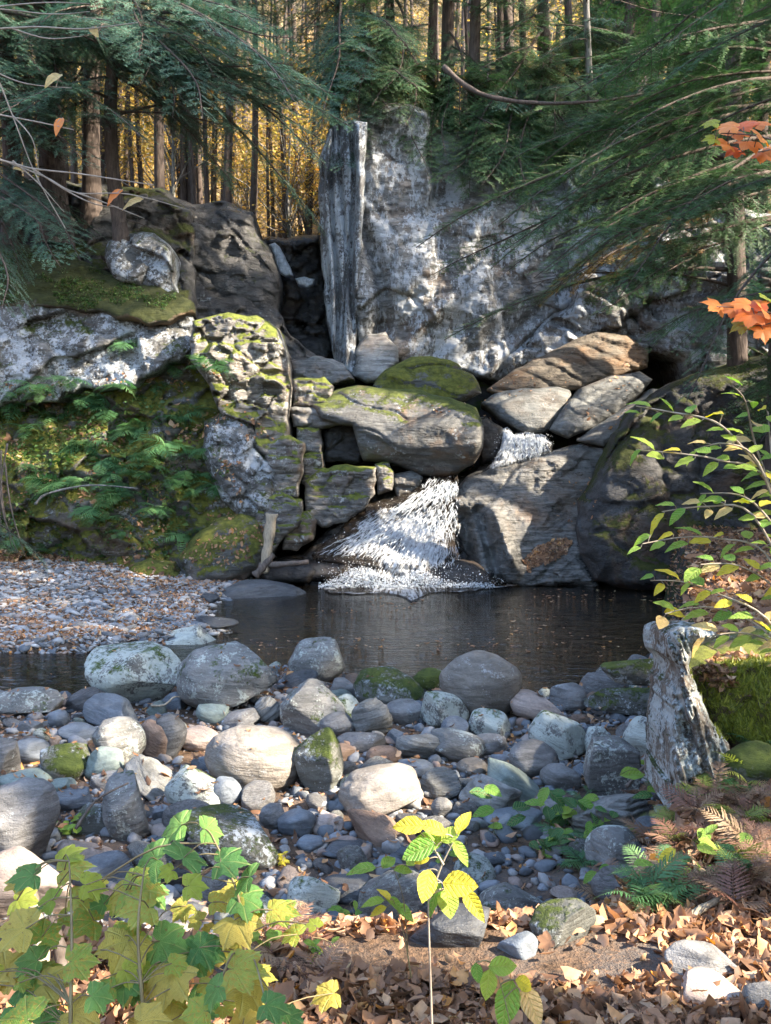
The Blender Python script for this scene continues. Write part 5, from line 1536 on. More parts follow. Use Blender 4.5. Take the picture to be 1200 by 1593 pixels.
LO = {k: [ovate('leaf', m, .30, -.22, seed=1), ovate('leaf', m, .24, -.4, seed=2), ovate('leaf', m, .34, -.08, seed=3)] for k, m in dict(g=GR, y=YL, t=TN, d=DKG, o=OR).items()}
lr = np.random.default_rng(17)

def leaf_at(root, base, px, py, Y, size_px, deg, me, face=.55, side=.3, stem=None, centre=True, stem_r=.0012, name='leaf'):
    """leaf whose middle lies at the given place; deg is the way its tip points"""
    s = size_px * Y / F
    c = np.array(Wv(px, py, Y))
    n = np.array([lr.normal(0, side), -face + lr.normal(0, .12), 1.0]); n /= np.linalg.norm(n)
    a = math.radians(deg)
    d = np.array([math.cos(a), 0, math.sin(a)]) + np.array([0, lr.normal(0, .15), 0])
    d -= n * (d @ n); d /= np.linalg.norm(d)
    b = np.cross(n, d)
    p = c - d * s * (.42 if centre else 0)
    o = bpy.data.objects.new(name, me); SC.collection.objects.link(o); o.parent = root
    M = Matrix(((d[0], b[0], n[0]), (d[1], b[1], n[1]), (d[2], b[2], n[2]))).to_4x4()
    o.matrix_local = Matrix.Translation(Vector(p - base)) @ M @ Matrix.Diagonal((s, s * lr.uniform(.88, 1.1), s, 1))
    return p

def smooth_line(pts, m=5):
    pts = np.asarray(pts, float)
    if len(pts) < 3: return np.stack([pts[0] + (pts[-1] - pts[0]) * t for t in np.linspace(0, 1, m + 1)])
    out = []
    for k in range(len(pts) - 1):
        p0 = pts[max(k - 1, 0)]; p1 = pts[k]; p2 = pts[k + 1]; p3 = pts[min(k + 2, len(pts) - 1)]
        for t in np.linspace(0, 1, m, endpoint=False):
            out.append(.5 * ((2 * p1) + (-p0 + p2) * t + (2 * p0 - 5 * p1 + 4 * p2 - p3) * t * t + (-p0 + 3 * p1 - 3 * p2 + p3) * t ** 3))
    out.append(pts[-1])
    return np.array(out)

def plant(name, label, cat, base, stems, leaves, stem_mat=None, group=None, r0=.006, kind=None, face=.55, side=.3):
    """stems: world polylines; leaves: (px,py,Y,size,deg,mesh)"""
    base = np.array(base, float)
    root = thing(name, label, cat, tuple(base), group=group)
    mb = MB(); allp = []
    for k, s in enumerate(stems):
        L = smooth_line(s)
        rr = np.linspace(1, .35, len(L)) * r0 * (1 if k == 0 else .75)
        V, Fq = tube(L - base, rr, 6)
        mb.add(V, Fq, 0); allp.append(L)
    allp = np.concatenate(allp)
    for lf in leaves:
        p = leaf_at(root, base, *lf[:6], face=face, side=side)
        d = np.linalg.norm(allp - p, axis=1) + .35 * np.maximum(0, allp[:, 2] - p[2])
        q = allp[np.argmin(d)]
        if np.linalg.norm(q - p) > .01:
            mid = (p + q) / 2 + np.array([0, 0, .12 * np.linalg.norm(p - q)])
            V, Fq = tube(smooth_line([q, mid, p], 3) - base, .0016 if np.linalg.norm(q - p) < .3 else .0025, 4)
            mb.add(V, Fq, 0)
    obj('stem', mb.build('stem', [stem_mat or STEM]), root)
    return root

# --- maple saplings low left
def P3(px, py, Y): return np.array(Wv(px, py, Y))
mp = [
 ('maple_sapling', 'green leaved maple sapling, the right one of the three in front', [[P3(395, 1800, 2.25), P3(385, 1560, 2.25), P3(372, 1400, 2.3), P3(330, 1300, 2.35)]],
  [(266, 1287, 82, 200, 'g'), (334, 1291, 66, 20, 'g'), (296, 1325, 88, 60, 'g'), (362, 1338, 88, -10, 'g'), (375, 1368, 78, 190, 'g'), (307, 1377, 64, 10, 'b'), (258, 1358, 44, 200, 'b'), (392, 1402, 90, -20, 'g'), (446, 1418, 72, 0, 'y'),
   (375, 1447, 100, -70, 'm'), (330, 1478, 92, -20, 'g'), (386, 1507, 112, 0, 'y'), (394, 1548, 104, -60, 'm'), (326, 1546, 78, 200, 'g'), (431, 1566, 78, 10, 'g'), (300, 1575, 80, 190, 'y'), (345, 1400, 60, 20, 'y')]),
 ('maple_sapling', 'yellowing maple sapling, the middle one of the three in front', [[P3(240, 1850, 2.1), P3(225, 1600, 2.1), P3(215, 1450, 2.15), P3(225, 1350, 2.25)]],
  [(225, 1342, 100, 190, 'g'), (225, 1382, 112, 0, 'y'), (180, 1392, 80, 200, 'y'), (210, 1413, 98, 170, 'y'), (210, 1454, 92, -10, 'y'), (270, 1467, 100, 0, 'g'), (190, 1484, 116, -110, 'm'), (258, 1537, 116, -100, 'm'), (195, 1537, 100, 200, 'm'), (232, 1512, 72, 30, 'y'), (150, 1377, 70, 20, 'b'), (280, 1500, 60, -30, 'y'), (240, 1585, 90, 20, 'm')]),
 ('maple_sapling', 'maple sapling at the lower left corner beside the dead branch', [[P3(110, 1850, 2.05), P3(110, 1600, 2.05), P3(112, 1450, 2.15), P3(108, 1340, 2.3)]],
  [(120, 1346, 90, 20, 'y'), (34, 1362, 80, 205, 'g'), (112, 1325, 72, 80, 'b'), (124, 1428, 104, 185, 'y'), (18, 1443, 104, 170, 'm'), (41, 1492, 84, 190, 'g'), (131, 1493, 84, 10, 'y'), (56, 1544, 112, 200, 'y'), (86, 1527, 92, 20, 'm'), (131, 1580, 104, -30, 'm'), (22, 1582, 112, 180, 'y'), (80, 1582, 80, 20, 'g'), (160, 1550, 70, 10, 'g'), (8, 1520, 80, 150, 'm'), (70, 1400, 60, 200, 'b')]),
]
for nm, lab, stems, lv in mp:
    b = stems[0][0]
    lvs = [(x, y, 2.05 + .35 * (1593 - y) / 300. + lr.normal(0, .06), s * .53, d + lr.normal(0, 12), LM[k]) for x, y, s, d, k in lv]
    for x, y, s, d, k in list(lv) + list(lv):
        if y > 1350: lvs.append((x + lr.normal(0, 40), y + abs(lr.normal(10, 30)), 2.12 + .35 * (1593 - y) / 300. + lr.normal(0, .06), s * lr.uniform(.26, .48), lr.uniform(0, 360), LM['gyymb'[lr.integers(0, 5)]]))
    plant(nm, lab, 'sapling', b, stems, lvs, group='maple saplings in front', r0=.006, face=.5, side=.32)
# --- thin sapling with yellow leaves in the middle
Yc = 2.45
lv = [(719, 1279, 54, 78, 'y'), (640, 1284, 60, 172, 'y'), (676, 1287, 56, 160, 'y'), (668, 1309, 60, 190, 'g'), (655, 1322, 66, 200, 'g'), (658, 1337, 32, 190, 'y'), (716, 1322, 52, -60, 'g'),
      (664, 1374, 62, -110, 'y'), (675, 1393, 62, -100, 'g'), (697, 1402, 54, -85, 'g'), (712, 1376, 66, -12, 'y'), (734, 1402, 62, -60, 'y'), (700, 1300, 44, 30, 'g')]
plant('yellow_sapling', 'thin upright sapling with drooping yellow green leaves in the middle foreground', 'sapling', P3(676, 1760, Yc),
      [[P3(676, 1760, Yc), P3(672, 1590, Yc), P3(667, 1430, Yc), P3(668, 1395, Yc)], [P3(668, 1400, Yc), P3(688, 1345, Yc), P3(708, 1305, Yc)], [P3(690, 1345, Yc), P3(672, 1315, Yc), P3(650, 1290, Yc)]],
      [(x, y, Yc + lr.normal(0, .02), s * .88, d, LO[k][lr.integers(0, 3)]) for x, y, s, d, k in lv], r0=.0045, face=1.0, side=.5, stem_mat=PALEST)
lv = [(780, 1503, 50, 15, 'g'), (760, 1528, 46, -100, 'g'), (742, 1511, 30, -80, 'g'), (790, 1557, 74, -105, 'g'), (826, 1560, 66, -70, 't'), (815, 1530, 40, -20, 'y')]
plant('leafy_sprig', 'low sprig with broad pale green leaves at the bottom middle', 'plant', P3(800, 1720, 1.95), [[P3(800, 1720, 1.95), P3(795, 1600, 1.95), P3(770, 1500, 2.0)]],
      [(x, y, 1.97, s, d, LO[k][0]) for x, y, s, d, k in lv], r0=.002, face=1.5)
lv = [(604, 1340, 40, 60, 'g'), (567, 1349, 46, 185, 'g'), (627, 1352, 36, 10, 'g'), (583, 1401, 38, 190, 'g'), (617, 1405, 44, -5, 'g'), (600, 1390, 30, 100, 'y'), (628, 1415, 36, -50, 'g'), (590, 1415, 30, 210, 'y'), (640, 1340, 30, 40, 'g')]
plant('leafy_sprig', 'small green sprig just left of the thin yellow sapling', 'plant', P3(640, 1520, 2.9), [[P3(640, 1520, 2.9), P3(628, 1450, 2.9), P3(612, 1400, 2.9)], [P3(635, 1480, 2.9), P3(628, 1400, 2.9), P3(612, 1350, 2.9)]],
      [(x, y, 2.9, s, d, LO[k][1]) for x, y, s, d, k in lv], r0=.003, face=.7)
# --- shrub at the right edge
Ys = 3.45
br = [[(1290, 1380), (1260, 1100), (1235, 900), (1200, 760), (1150, 690), (1110, 655), (1050, 642), (990, 632)], [(1240, 900), (1190, 745), (1120, 716), (1060, 706), (990, 700)], [(1240, 930), (1170, 800), (1100, 788), (1030, 796)],
      [(1250, 980), (1190, 860), (1120, 838), (1060, 836), (1000, 846)], [(1210, 790), (1175, 690), (1160, 625), (1140, 600)], [(1255, 1050), (1190, 960), (1120, 925), (1060, 905), (1012, 903)],
      [(1255, 1080), (1200, 990), (1130, 950), (1080, 945), (1035, 955)], [(1250, 1000), (1210, 920), (1150, 880), (1090, 878)], [(1230, 860), (1190, 800), (1150, 770), (1090, 768)], [(1215, 800), (1200, 700), (1195, 640)],
      [(1260, 1100), (1210, 1010), (1160, 985), (1100, 990)], [(1225, 850), (1180, 720), (1130, 690), (1080, 700)]]
stems = [[P3(a, b, Ys + .12 * math.sin(k * 2 + i)) for i, (a, b) in enumerate(l)] for k, l in enumerate(br)]
lvs = []
for k, s in enumerate(stems):
    L = smooth_line(s, 8)
    px, py = proj(L)
    j0 = int(len(L) * (.55 if k == 0 else .15))
    c = 0
    dlast = None
    for j in range(j0, len(L)):
        if dlast is not None and math.hypot(px[j] - dlast[0], py[j] - dlast[1]) < 15: continue
        dlast = (px[j], py[j]); c += 1
        ang = math.degrees(math.atan2(-(py[j] - py[max(j - 2, 0)]), px[j] - px[max(j - 2, 0)]))
        sd = 1 if c % 2 else -1
        dg = ang + sd * lr.uniform(25, 60)
        sz = lr.uniform(24, 42)
        m = lr.choice(['g', 'g', 'g', 'g', 't', 'y'])
        lvs.append((px[j] + .6 * sz * math.cos(math.radians(dg)), py[j] - .6 * sz * math.sin(math.radians(dg)) * .7, L[j][1], sz, dg, LO[m][lr.integers(0, 3)]))
plant('witch_shrub'.replace('witch_', ''), 'slender shrub with pale green and tan leaves at the right edge above the stump', 'shrub', stems[0][0], stems, lvs, PALEST, r0=.007, face=.5, side=.5)
# --- orange leaf sprays at the right edge
for lab, cy, pts in (('upper spray of orange leaves at the right edge', 215, [(1103, 190, 38, 150, 'b'), (1125, 222, 40, 200, 'o'), (1128, 195, 50, 150, 'o'), (1150, 205, 46, 60, 'o'), (1140, 235, 40, 220, 'o'), (1170, 225, 54, -80, 'o'), (1190, 215, 50, 10, 'o'), (1165, 190, 44, 40, 'o'), (1195, 240, 46, -60, 'o'), (1105, 215, 34, 190, 'b'), (1185, 190, 40, 60, 'o')]),
                     ('lower spray of orange red leaves at the right edge', 485, [(1110, 472, 50, 170, 'o'), (1135, 480, 48, 200, 'o'), (1150, 470, 44, 150, 'o'), (1160, 490, 56, 210, 'o'), (1185, 505, 56, -120, 'o'), (1195, 485, 50, 10, 'o'), (1175, 470, 50, 90, 'o'), (1150, 505, 46, 190, 'y'), (1195, 462, 40, 60, 'b'), (1190, 520, 40, -90, 'o')])):
    Yo = 3.3
    plant('orange_leaf_branch', lab, 'branch', P3(1330, cy - 10, Yo), [[P3(1330, cy - 10, Yo), P3(1230, cy + 5, Yo), P3(1170, cy - 5, Yo), P3(1115, cy - 8, Yo)], [P3(1230, cy + 5, Yo), P3(1190, cy + 20, Yo), P3(1150, cy + 22, Yo)]],
          [(x, y, Yo + lr.normal(0, .03), s * .62, d, LM[k]) for x, y, s, d, k in pts], DARKW, group='orange leaf sprays', r0=.004, face=.9, side=.5)
# --- bare twigs reaching in at the upper left
tw = [[(-260, 60), (-20, 46), (60, 42), (130, 45), (215, 35)], [(20, 45), (75, 60), (130, 56)], [(-260, -10), (-20, 12), (80, 22), (140, 18)], [(-20, 12), (70, 4), (140, 6)]]
tw2 = [[(-260, -40), (-60, 40), (-10, 110), (20, 180), (55, 270), (102, 355)], [(20, 180), (50, 215), (60, 262)], [(-12, 110), (40, 130), (112, 137)]]
tw3 = [[(-280, 200), (-20, 245), (50, 262), (120, 270), (200, 282), (240, 288)], [(0, 248), (70, 275), (120, 300), (200, 302), (296, 327)], [(50, 262), (110, 300), (150, 318), (185, 322)], [(-20, 175), (60, 190), (115, 202)], [(20, 250), (60, 285), (100, 330)], [(120, 300), (170, 318), (225, 340)]]
for lab, T_, lv in (('pale bare double twig reaching in at the top left', tw, [(145, 45, 26, -60, 't')]), ('long yellowish twig hanging down at the left edge', tw2, [(85, 118, 38, 250, 't')]),
                    ('fan of thin bare twigs with dry brown leaves at the left', tw3, [(180, 300, 34, 240, 'o'), (208, 312, 36, 200, 't'), (30, 262, 22, 30, 't'), (92, 190, 34, 260, 'o')])):
    Yt = 3.2
    plant('bare_branch', lab, 'branch', P3(*T_[0][0], Yt), [[P3(a, b, Yt) for a, b in l] for l in T_], [(x, y, Yt, s, d, LO[k][1]) for x, y, s, d, k in lv], PALEST, group='bare branches at the left edge', r0=.0042, face=.9)

# --- stump and bank details
YM = ground_hit(1140, 1165)
stump = relief('tree_stump', [(1034, 1000), (1040, 982), (1058, 974), (1085, 976), (1112, 980), (1118, 992), (1096, 1002), (1076, 1010), (1072, 1036), (1080, 1058), (1094, 1090), (1104, 1118), (1130, 1150), (1152, 1200), (1160, 1262), (1040, 1262), (1040, 1180), (1046, 1120), (1042, 1072), (1054, 1050), (1050, 1034), (1036, 1022)],
   lambda X, Y: min(6.05, YM - .35) + .0006 * (1100 - Y) + 0 * X, T=.5, R=26, rnd=.2, step=1.6, big=(.05, 2.5), fine=(.012, 18),
   disp=lambda X, Y, p, dd: .16 * ridged(np.stack([(X - .28 * Y) / 15., Y / 120., 0 * X], -1), 4, 3) + .05 * fbm(np.stack([X / 8., Y / 8., 0 * X], -1), 3, 3), mats=[STUMPM], seed=201, amp=2, seg=8)
tag(stump, 'broken white lichened stump leaning at the right bank', 'tree stump')
mm_ = relief('moss_mound', [(1070, 1046), (1095, 1032), (1130, 1026), (1180, 1020), (1260, 1010), (1260, 1190), (1180, 1180), (1140, 1166), (1112, 1140), (1090, 1100)],
   lambda X, Y: YM - .12 + (1180 - Y) * .0030 - (X - 1080) * .0012, T=.6, R=30, rnd=.3, step=2, big=(.22, 1.8), fine=(.05, 9), mats=[LIMEM], seed=211, amp=3)
tag(mm_, 'sunlit bank of yellow green moss behind the stump', 'moss')
put_rock(1186, 1192, 120, 70, 'M', 0, 5, 'mossy mound with a fern at the right edge below the moss cushion', 1, 933, name='mossy_boulder')
put_rock(1150, 1010, 120, 60, 'M', 8, 6, 'dark rooty hump of bank behind the top of the stump', 1, 937, name='mossy_boulder')

def stick(name, label, pts, r0, r1, mat, cat='stick', sides=8, group=None, wob=.0):
    pts = [np.array(p, float) for p in pts]
    L = smooth_line(pts, 6)
    rr = np.linspace(r0, r1, len(L)) * (1 + .12 * np.sin(np.arange(len(L)) * 1.7))
    base = L[0].copy()
    V, Fq = tube(L - base, rr, sides)
    V = V + .18 * r0 * np.stack([fbm(V * 9 / (r0 * 30 + .1), 2, 1), fbm(V * 9 / (r0 * 30 + .1), 2, 2), fbm(V * 7, 2, 3)], -1)
    cap0 = np.array([[k for k in range(sides)][::-1]]); cap1 = np.array([[len(V) - sides + k for k in range(sides)]])
    o = obj(name, mesh(name, V, [Fq, cap0, cap1], [mat]), loc=tuple(base))
    return tag(o, label, cat, group)
stick('dead_log', 'pale dead log standing upright against the rocks left of the cascade', [P3(411, 892, 19.45), P3(417, 850, 19.5), P3(423, 800, 19.6)], .09, .12, DEADW, 'log', 10)
stick('dead_log', 'short brown piece of log at the foot of the upright pale log', [P3(398, 896, 19.4), P3(412, 880, 19.4), P3(425, 862, 19.5)], .09, .07, DARKW, 'log', 8)
stick('dead_log', 'reddish log wedged between the left bank and the cascade', [P3(405, 880, 19.5), P3(440, 878, 19.4), P3(480, 874, 19.5)], .07, .05, DARKW, 'log', 8)
stick('dead_branch', 'sunlit cream dead branch standing at the lower left before the pinkish boulder', [P3(72, 1535, 2.9), P3(62, 1460, 3.0), P3(52, 1400, 3.1), P3(46, 1345, 3.15)], .026, .016, DEADW, 'branch', 10)
stick('dead_branch', 'short pinkish grey dead branch right of the sunlit cream one', [P3(98, 1515, 3.0), P3(92, 1465, 3.05), P3(80, 1430, 3.1)], .022, .016, DARKW, 'branch', 8)
def G(px, py, dz=.03):
    Y = ground_hit(px, py); return P3(px, py, Y) + np.array([0, 0, dz])
stick('stick', 'dark bent stick lying on the gravel bar', [G(-20, 948), G(20, 938), G(55, 936), G(92, 921)], .04, .02, DARKW)
stick('stick', 'thin stick along the top edge of the gravel bar', [G(-20, 906), G(30, 903), G(70, 908)], .03, .015, DARKW)
stick('stick', 'pale crooked twig between the two big lichened boulders', [P3(236, 1098, 9.2), P3(255, 1097, 9.1), P3(270, 1085, 9.15), P3(280, 1084, 9.2)], .012, .006, DEADW)
stick('stick', 'pale curled piece of bark lying on the path leaves', [G(1070, 1442, .03), G(1100, 1430, .05), G(1130, 1412, .04)], .018, .008, DEADW)
stick('stick', 'dark twig between the stones left of the stump', [P3(975, 1225, 5.9), P3(1000, 1195, 5.95), P3(1020, 1185, 6.0)], .012, .006, DARKW)
stick('stick', 'dark twig over the green stones near the tall smooth stone', [P3(118, 1290, 5.7), P3(150, 1245, 5.8), P3(200, 1218, 5.9)], .010, .005, DARKW)
stick('fallen_branch', 'long bare fallen branch along the top of the cliff', [P3(690, 104, 24.2), P3(745, 145, 24.1), P3(830, 160, 24.0), P3(920, 158, 24.0), P3(1002, 146, 24.2)], .07, .025, BARK, 'branch')
stick('dead_branch', 'dead branch across the fern slope of the left cliff', [P3(55, 785, 19.7), P3(75, 768, 19.7), P3(140, 755, 19.7), P3(215, 760, 19.6)], .03, .012, BARKG, 'branch')
for k, (a, b, c_, d) in enumerate([(12, 690, 2, 830), (2, 700, 18, 850), (8, 720, 40, 866), (0, 760, 28, 860)]):
    stick('hanging_root', 'thin root hanging down at the left picture edge', [P3(a, b, 18.6), P3((a + c_) / 2 - 6, (b + d) / 2, 18.6), P3(c_, d, 18.7)], .02, .008, DARKW, 'root', 5, 'roots hanging at the left edge')

# --- ferns
FERN = leaf_mat('fern_green', [(0, (.05, .13, .05)), (.5, (.09, .20, .08)), (1, (.15, .27, .10))], trans=.35, use='obj')
FERNB = leaf_mat('fern_brown', [(0, (.15, .07, .05)), (.5, (.24, .14, .09)), (1, (.36, .25, .15))], trans=.3, use='obj')
FERNY = leaf_mat('fern_yellow_green', [(0, (.18, .24, .05)), (1, (.34, .36, .09))], trans=.4, use='obj')
def frond(mat, seed, n=17, w_=.34):
    r = np.random.default_rng(seed)
    t = np.linspace(0, 1, 9)
    L = np.stack([t, .06 * np.sin(t * 2 + seed) * t, .55 * t - .75 * t ** 2], -1)
    mb = MB()
    V, Fq = tube(L, .009 * (1 - .8 * t), 3); mb.add(V, Fq, 0)
    tv = np.array([(0, 0, 0), (.22, .13, .03), (.40, .06, .02), (.52, .12, .02), (.66, .045, 0), (.78, .07, 0), (1, 0, -.06), (.78, -.07, 0), (.66, -.045, 0), (.52, -.12, .02), (.40, -.06, .02), (.22, -.13, .03)], float)
    tf = [(0, 1, 11), (1, 2, 11), (2, 10, 11), (2, 3, 10), (3, 9, 10), (3, 4, 9), (4, 8, 9), (4, 5, 8), (5, 7, 8), (5, 6, 7)]
    for k in range(n):
        u = .12 + .86 * k / (n - 1)
        b = np.array([np.interp(u, t, L[:, j]) for j in range(3)])
        ln = w_ * math.sin(math.pi * min(1, (u + .12) ** .9)) ** .8 * (1.1 - .3 * u) + .01
        for sd in (-1, 1):
            a = sd * math.radians(66 - 20 * u + r.normal(0, 4))
            d = np.array([math.cos(a), math.sin(a), -.18 + r.normal(0, .08)]); d /= np.linalg.norm(d)
            y = np.cross([0, 0, 1.0], d); z = np.cross(d, y)
            V = b + (tv[:, :1] * d + tv[:, 1:2] * y * .55 + tv[:, 2:] * z) * ln
            mb.add(V, np.array(tf), 0)
    return mb.build('frond', [mat])
FR = {k: [frond(m, s) for s in (1, 2, 3)] for k, m in dict(g=FERN, b=FERNB, y=FERNY).items()}
def fern(loc, size, k, label, group, n=7, up=.5, seed=0, toward=None, nm='fern'):
    r = np.random.default_rng(seed)
    root = thing(nm, label, 'fern', tuple(loc), group=group)
    a = r.uniform(0, 6)
    for j in range(n):
        a += 2 * math.pi / n + r.normal(0, .25)
        aa = a if toward is None else toward + r.uniform(-1.6, 1.6)
        o = bpy.data.objects.new('frond', FR[k][r.integers(0, 3)]); SC.collection.objects.link(o); o.parent = root
        s = size * r.uniform(.7, 1.1)
        o.rotation_euler = (r.normal(0, .25), -up + r.normal(0, .25) + .5, aa)
        o.scale = (s, s, s)
    return root
LF = [(78, 648, 'over the left edge of the slope'), (55, 600, 'highest at the left edge'), (110, 592, 'under the lichened band'), (140, 618, 'second from the left under the band'), (196, 535, 'growing on the pale band itself'), (182, 600, 'tall one below the lichened band'), (172, 640, 'hanging below the tall one'),
      (268, 572, 'bright one below the corner of the band'), (303, 640, 'light green one beside the corner pillar'), (325, 575, 'on the corner pillar'), (45, 668, 'beside the bluish hemlock sprays'), (162, 715, 'in the middle of the slope'), (100, 752, 'just above the dead branch'), (230, 712, 'right of the middle of the slope'),
      (285, 735, 'near the grey outcrop'), (190, 770, 'hanging under the dead branch'), (150, 790, 'lowest left one'), (335, 757, 'in the crevice of the grey outcrop'), (300, 835, 'dark one on the wedge shaped boulder'), (210, 670, 'small one in the bare patch'), (65, 745, 'left of the dead branch'), (255, 690, 'among the leafy herbs'),
      (240, 790, 'below the leafy herbs'), (130, 745, 'pale one over the dead branch'), (20, 630, 'at the very left edge'), (310, 700, 'by the white streak of the outcrop'), (275, 650, 'little one below the bright one'), (135, 690, 'in the deep moss')]
for k, (px, py, lab) in enumerate(LF):
    p, nrm = rockhit(px, py)
    if p is None: continue
    fern(p + Vector((0, -.05, 0)), [.85, .7, .6][k % 3], 'g' , f'green fern on the left cliff, {lab}', 'ferns of the left cliff', 7, .35, 700 + k, toward=-math.pi / 2)
for k in range(26):
    rq = np.random.default_rng(1500 + k)
    p, nrm = rockhit(rq.uniform(5, 330), rq.uniform(590, 860))
    if p is None: continue
    fern(p + Vector((0, -.05, 0)), rq.uniform(.35, .65), 'g', 'small green fern in the moss of the left cliff', 'small ferns of the left cliff', 6, .35, 1600 + k, toward=-math.pi / 2)
RF = [(1180, 1170, .22, 'g', 'green fern arching from the mossy mound at the right edge'), (1160, 1225, .22, 'y', 'yellow green fern right of the stump foot'), (1110, 1235, .2, 'y', 'yellow green fern just below the stump'), (1190, 1250, .22, 'b', 'pale brown fern at the right edge below the green one'),
      (975, 1330, .28, 'g', 'deep green fern before the eroded mossy rock'), (1010, 1370, .22, 'g', 'green fern lying flat in the leaves'), (1060, 1330, .26, 'b', 'withered brown fern right of the deep green fern'), (1120, 1310, .26, 'b', 'withered brown fern in the middle of the right bank'), (1170, 1330, .26, 'b', 'withered reddish fern at the right edge'),
      (1000, 1310, .22, 'b', 'tan withered fern behind the deep green fern'), (950, 1350, .2, 'b', 'withered fern at the bank edge'), (1050, 1285, .2, 'y', 'fresh yellow green fern on the bank crest'), (870, 1310, .22, 'g', 'dark green fern at the edge of the stones'), (905, 1350, .22, 'g', 'dark green fern over the low mossy rock'),
      (1185, 1020, .2, 'g', 'green fern at the right edge above the moss cushion'), (1090, 1400, .2, 'b', 'brown fern collapsed over the path edge'), (430, 1500, .2, 'b', 'small withered fern right of the maple saplings'), (455, 1460, .2, 'b', 'withered stalky fern behind the maple leaves'), (500, 1530, .16, 'b', 'dry brown fern at the path edge')]
for k, (px, py, s, m, lab) in enumerate(RF):
    g = G(px, py, .02)
    fern(g, s, m, lab, 'ferns of the right bank' if px > 700 else 'dry ferns beside the saplings', 8, .75, 800 + k)
rf = np.random.default_rng(77)
for k in range(46):
    px = rf.uniform(900, 1210); py = rf.uniform(1235, 1425)
    if py > 1300 and px < 930: continue
    m = rf.choice(['b', 'b', 'b', 'g', 'y'])
    fern(G(px, py, .03), rf.uniform(.13, .24), m, {'b': 'small withered reddish brown fern in the right bank', 'g': 'small dark green fern in the right bank', 'y': 'small yellowing fern in the right bank'}[m], {'b': 'withered ferns of the right bank', 'g': 'small green ferns of the right bank', 'y': 'yellowing ferns of the right bank'}[m], 6, .95, 900 + k)
RH = [(1040, 1240, 'dg', 'leafy plant with big green leaves left of the stump foot', 7, 40), (880, 1290, 'dg', 'bushy green plant at the edge of the stream stones', 16, 34), (850, 1330, 'dg', 'low green leafed plant over the stones of the bank', 14, 30), (920, 1310, 'dg', 'green plant right of the bushy one', 12, 28), (770, 1300, 'dg', 'round leaved plant reaching over the flat blue grey stone', 6, 44),
      (1090, 1350, 'g', 'light green plant in the withered ferns', 8, 36), (1050, 1380, 'gy', 'small plant with yellow and green leaves above the path', 7, 36), (1150, 1375, 'd', 'small dark green plant in the right bank litter', 5, 28), (690, 1350, 'g', 'tiny green plant behind the thin sapling', 5, 20),
      (560, 1440, 'g', 'tiny green plant on the bank below the small sprig', 6, 22), (420, 1480, 'g', 'thin green herb between maple leaves and brown ferns', 9, 24), (100, 1300, 'g', 'light green herb before the huge grey boulder', 14, 18), (440, 1350, 'y', 'pale feathery herb right of the maple leaves', 16, 12), (960, 1400, 'g', 'small green plant above the lit leaves', 6, 26),
      (1020, 1200, 'g', 'bright green mossy herb hanging beside the stump', 18, 16), (860, 1160, 'd', 'tiny plant in front of the lichen topped block', 8, 14), (480, 1500, 'g', 'low green herb at the path edge', 9, 24)]
for k, (px, py, ks, lab, n, sz) in enumerate(RH):
    g = G(px, py, .0); Yg = g[1] if py > 1190 else g[1]
    lvs, stems = [], []
    ns = max(2, n // 3)
    for s in range(ns):
        tipx = px + lr.normal(0, sz * .9); tipy = py - lr.uniform(.6, 2.0) * sz
        stems.append([g, P3((px + tipx) / 2, (py + tipy) / 2 + 2, Yg), P3(tipx, tipy, Yg + lr.normal(0, .04))])
        for j in range(max(1, n // ns + 1)):
            u = (j + 1) / (n // ns + 1)
            lvs.append((px + (tipx - px) * u + lr.normal(0, sz * .35), py + (tipy - py) * u + lr.normal(0, sz * .25), Yg + lr.normal(0, .04), sz * lr.uniform(.7, 1.1), lr.uniform(0, 360), LO[ks[lr.integers(0, len(ks))]][lr.integers(0, 3)]))
    plant('leafy_plant', lab, 'plant', g, stems, lvs, None, r0=.0022, face=.5, side=.5)

# --- creeping herbs, fallen leaves
LEAFB = leaf_mat('fallen_leaf', [(0, (.07, .04, .025)), (.25, (.17, .09, .05)), (.5, (.30, .16, .085)), (.7, (.40, .23, .13)), (.85, (.48, .33, .21)), (.93, (.52, .23, .06)), (1, (.58, .46, .27))], trans=.25, rough=.6)
LEAFO = leaf_mat('fallen_leaf_single', [(0, (.10, .055, .035)), (.25, (.22, .115, .06)), (.5, (.34, .185, .10)), (.7, (.44, .26, .15)), (.85, (.52, .36, .23)), (.93, (.55, .25, .07)), (1, (.62, .49, .30))], trans=.25, use='obj', rough=.6)
HERB = leaf_mat('creeping_herb_leaf', [(0, (.03, .07, .02)), (.5, (.06, .12, .035)), (1, (.15, .20, .06))], trans=.35)
def dry_leaf(seed, n=6):
    r = np.random.default_rng(seed)
    t = np.linspace(0, 1, n); w_ = .27 * np.sin(np.pi * t ** .85) ** .8; w_[0] = .01; w_[-1] = 0
    cu = r.uniform(-1.2, 2.2); ro = r.uniform(.6, 2.6) * r.choice([-1, 1, 1])
    V = []
    for k in range(n):
        x = math.sin(cu * (t[k] - .5)) / cu; z = (1 - math.cos(cu * (t[k] - .5))) / cu
        for s in (-1, 0, 1):
            a = ro * s * .5
            ww = w_[k] * (1 + .25 * math.sin(k * 2.1 + s + seed))
            V.append((x, math.sin(a) / abs(ro * .5) * ww, z + (1 - math.cos(a)) / abs(ro * .5) * ww * (1 if ro > 0 else -1)))
    V = np.array(V); V[:, 2] -= V[:, 2].min()
    i = (np.arange(n - 1)[:, None] * 3 + np.arange(2)[None]).ravel()
    return V, np.stack([i, i + 3, i + 4, i + 1], -1)
DL = [dry_leaf(s) for s in range(10)]
DLM = [mesh('fallen_leaf', v, [f], [LEAFO]) for v, f in DL]
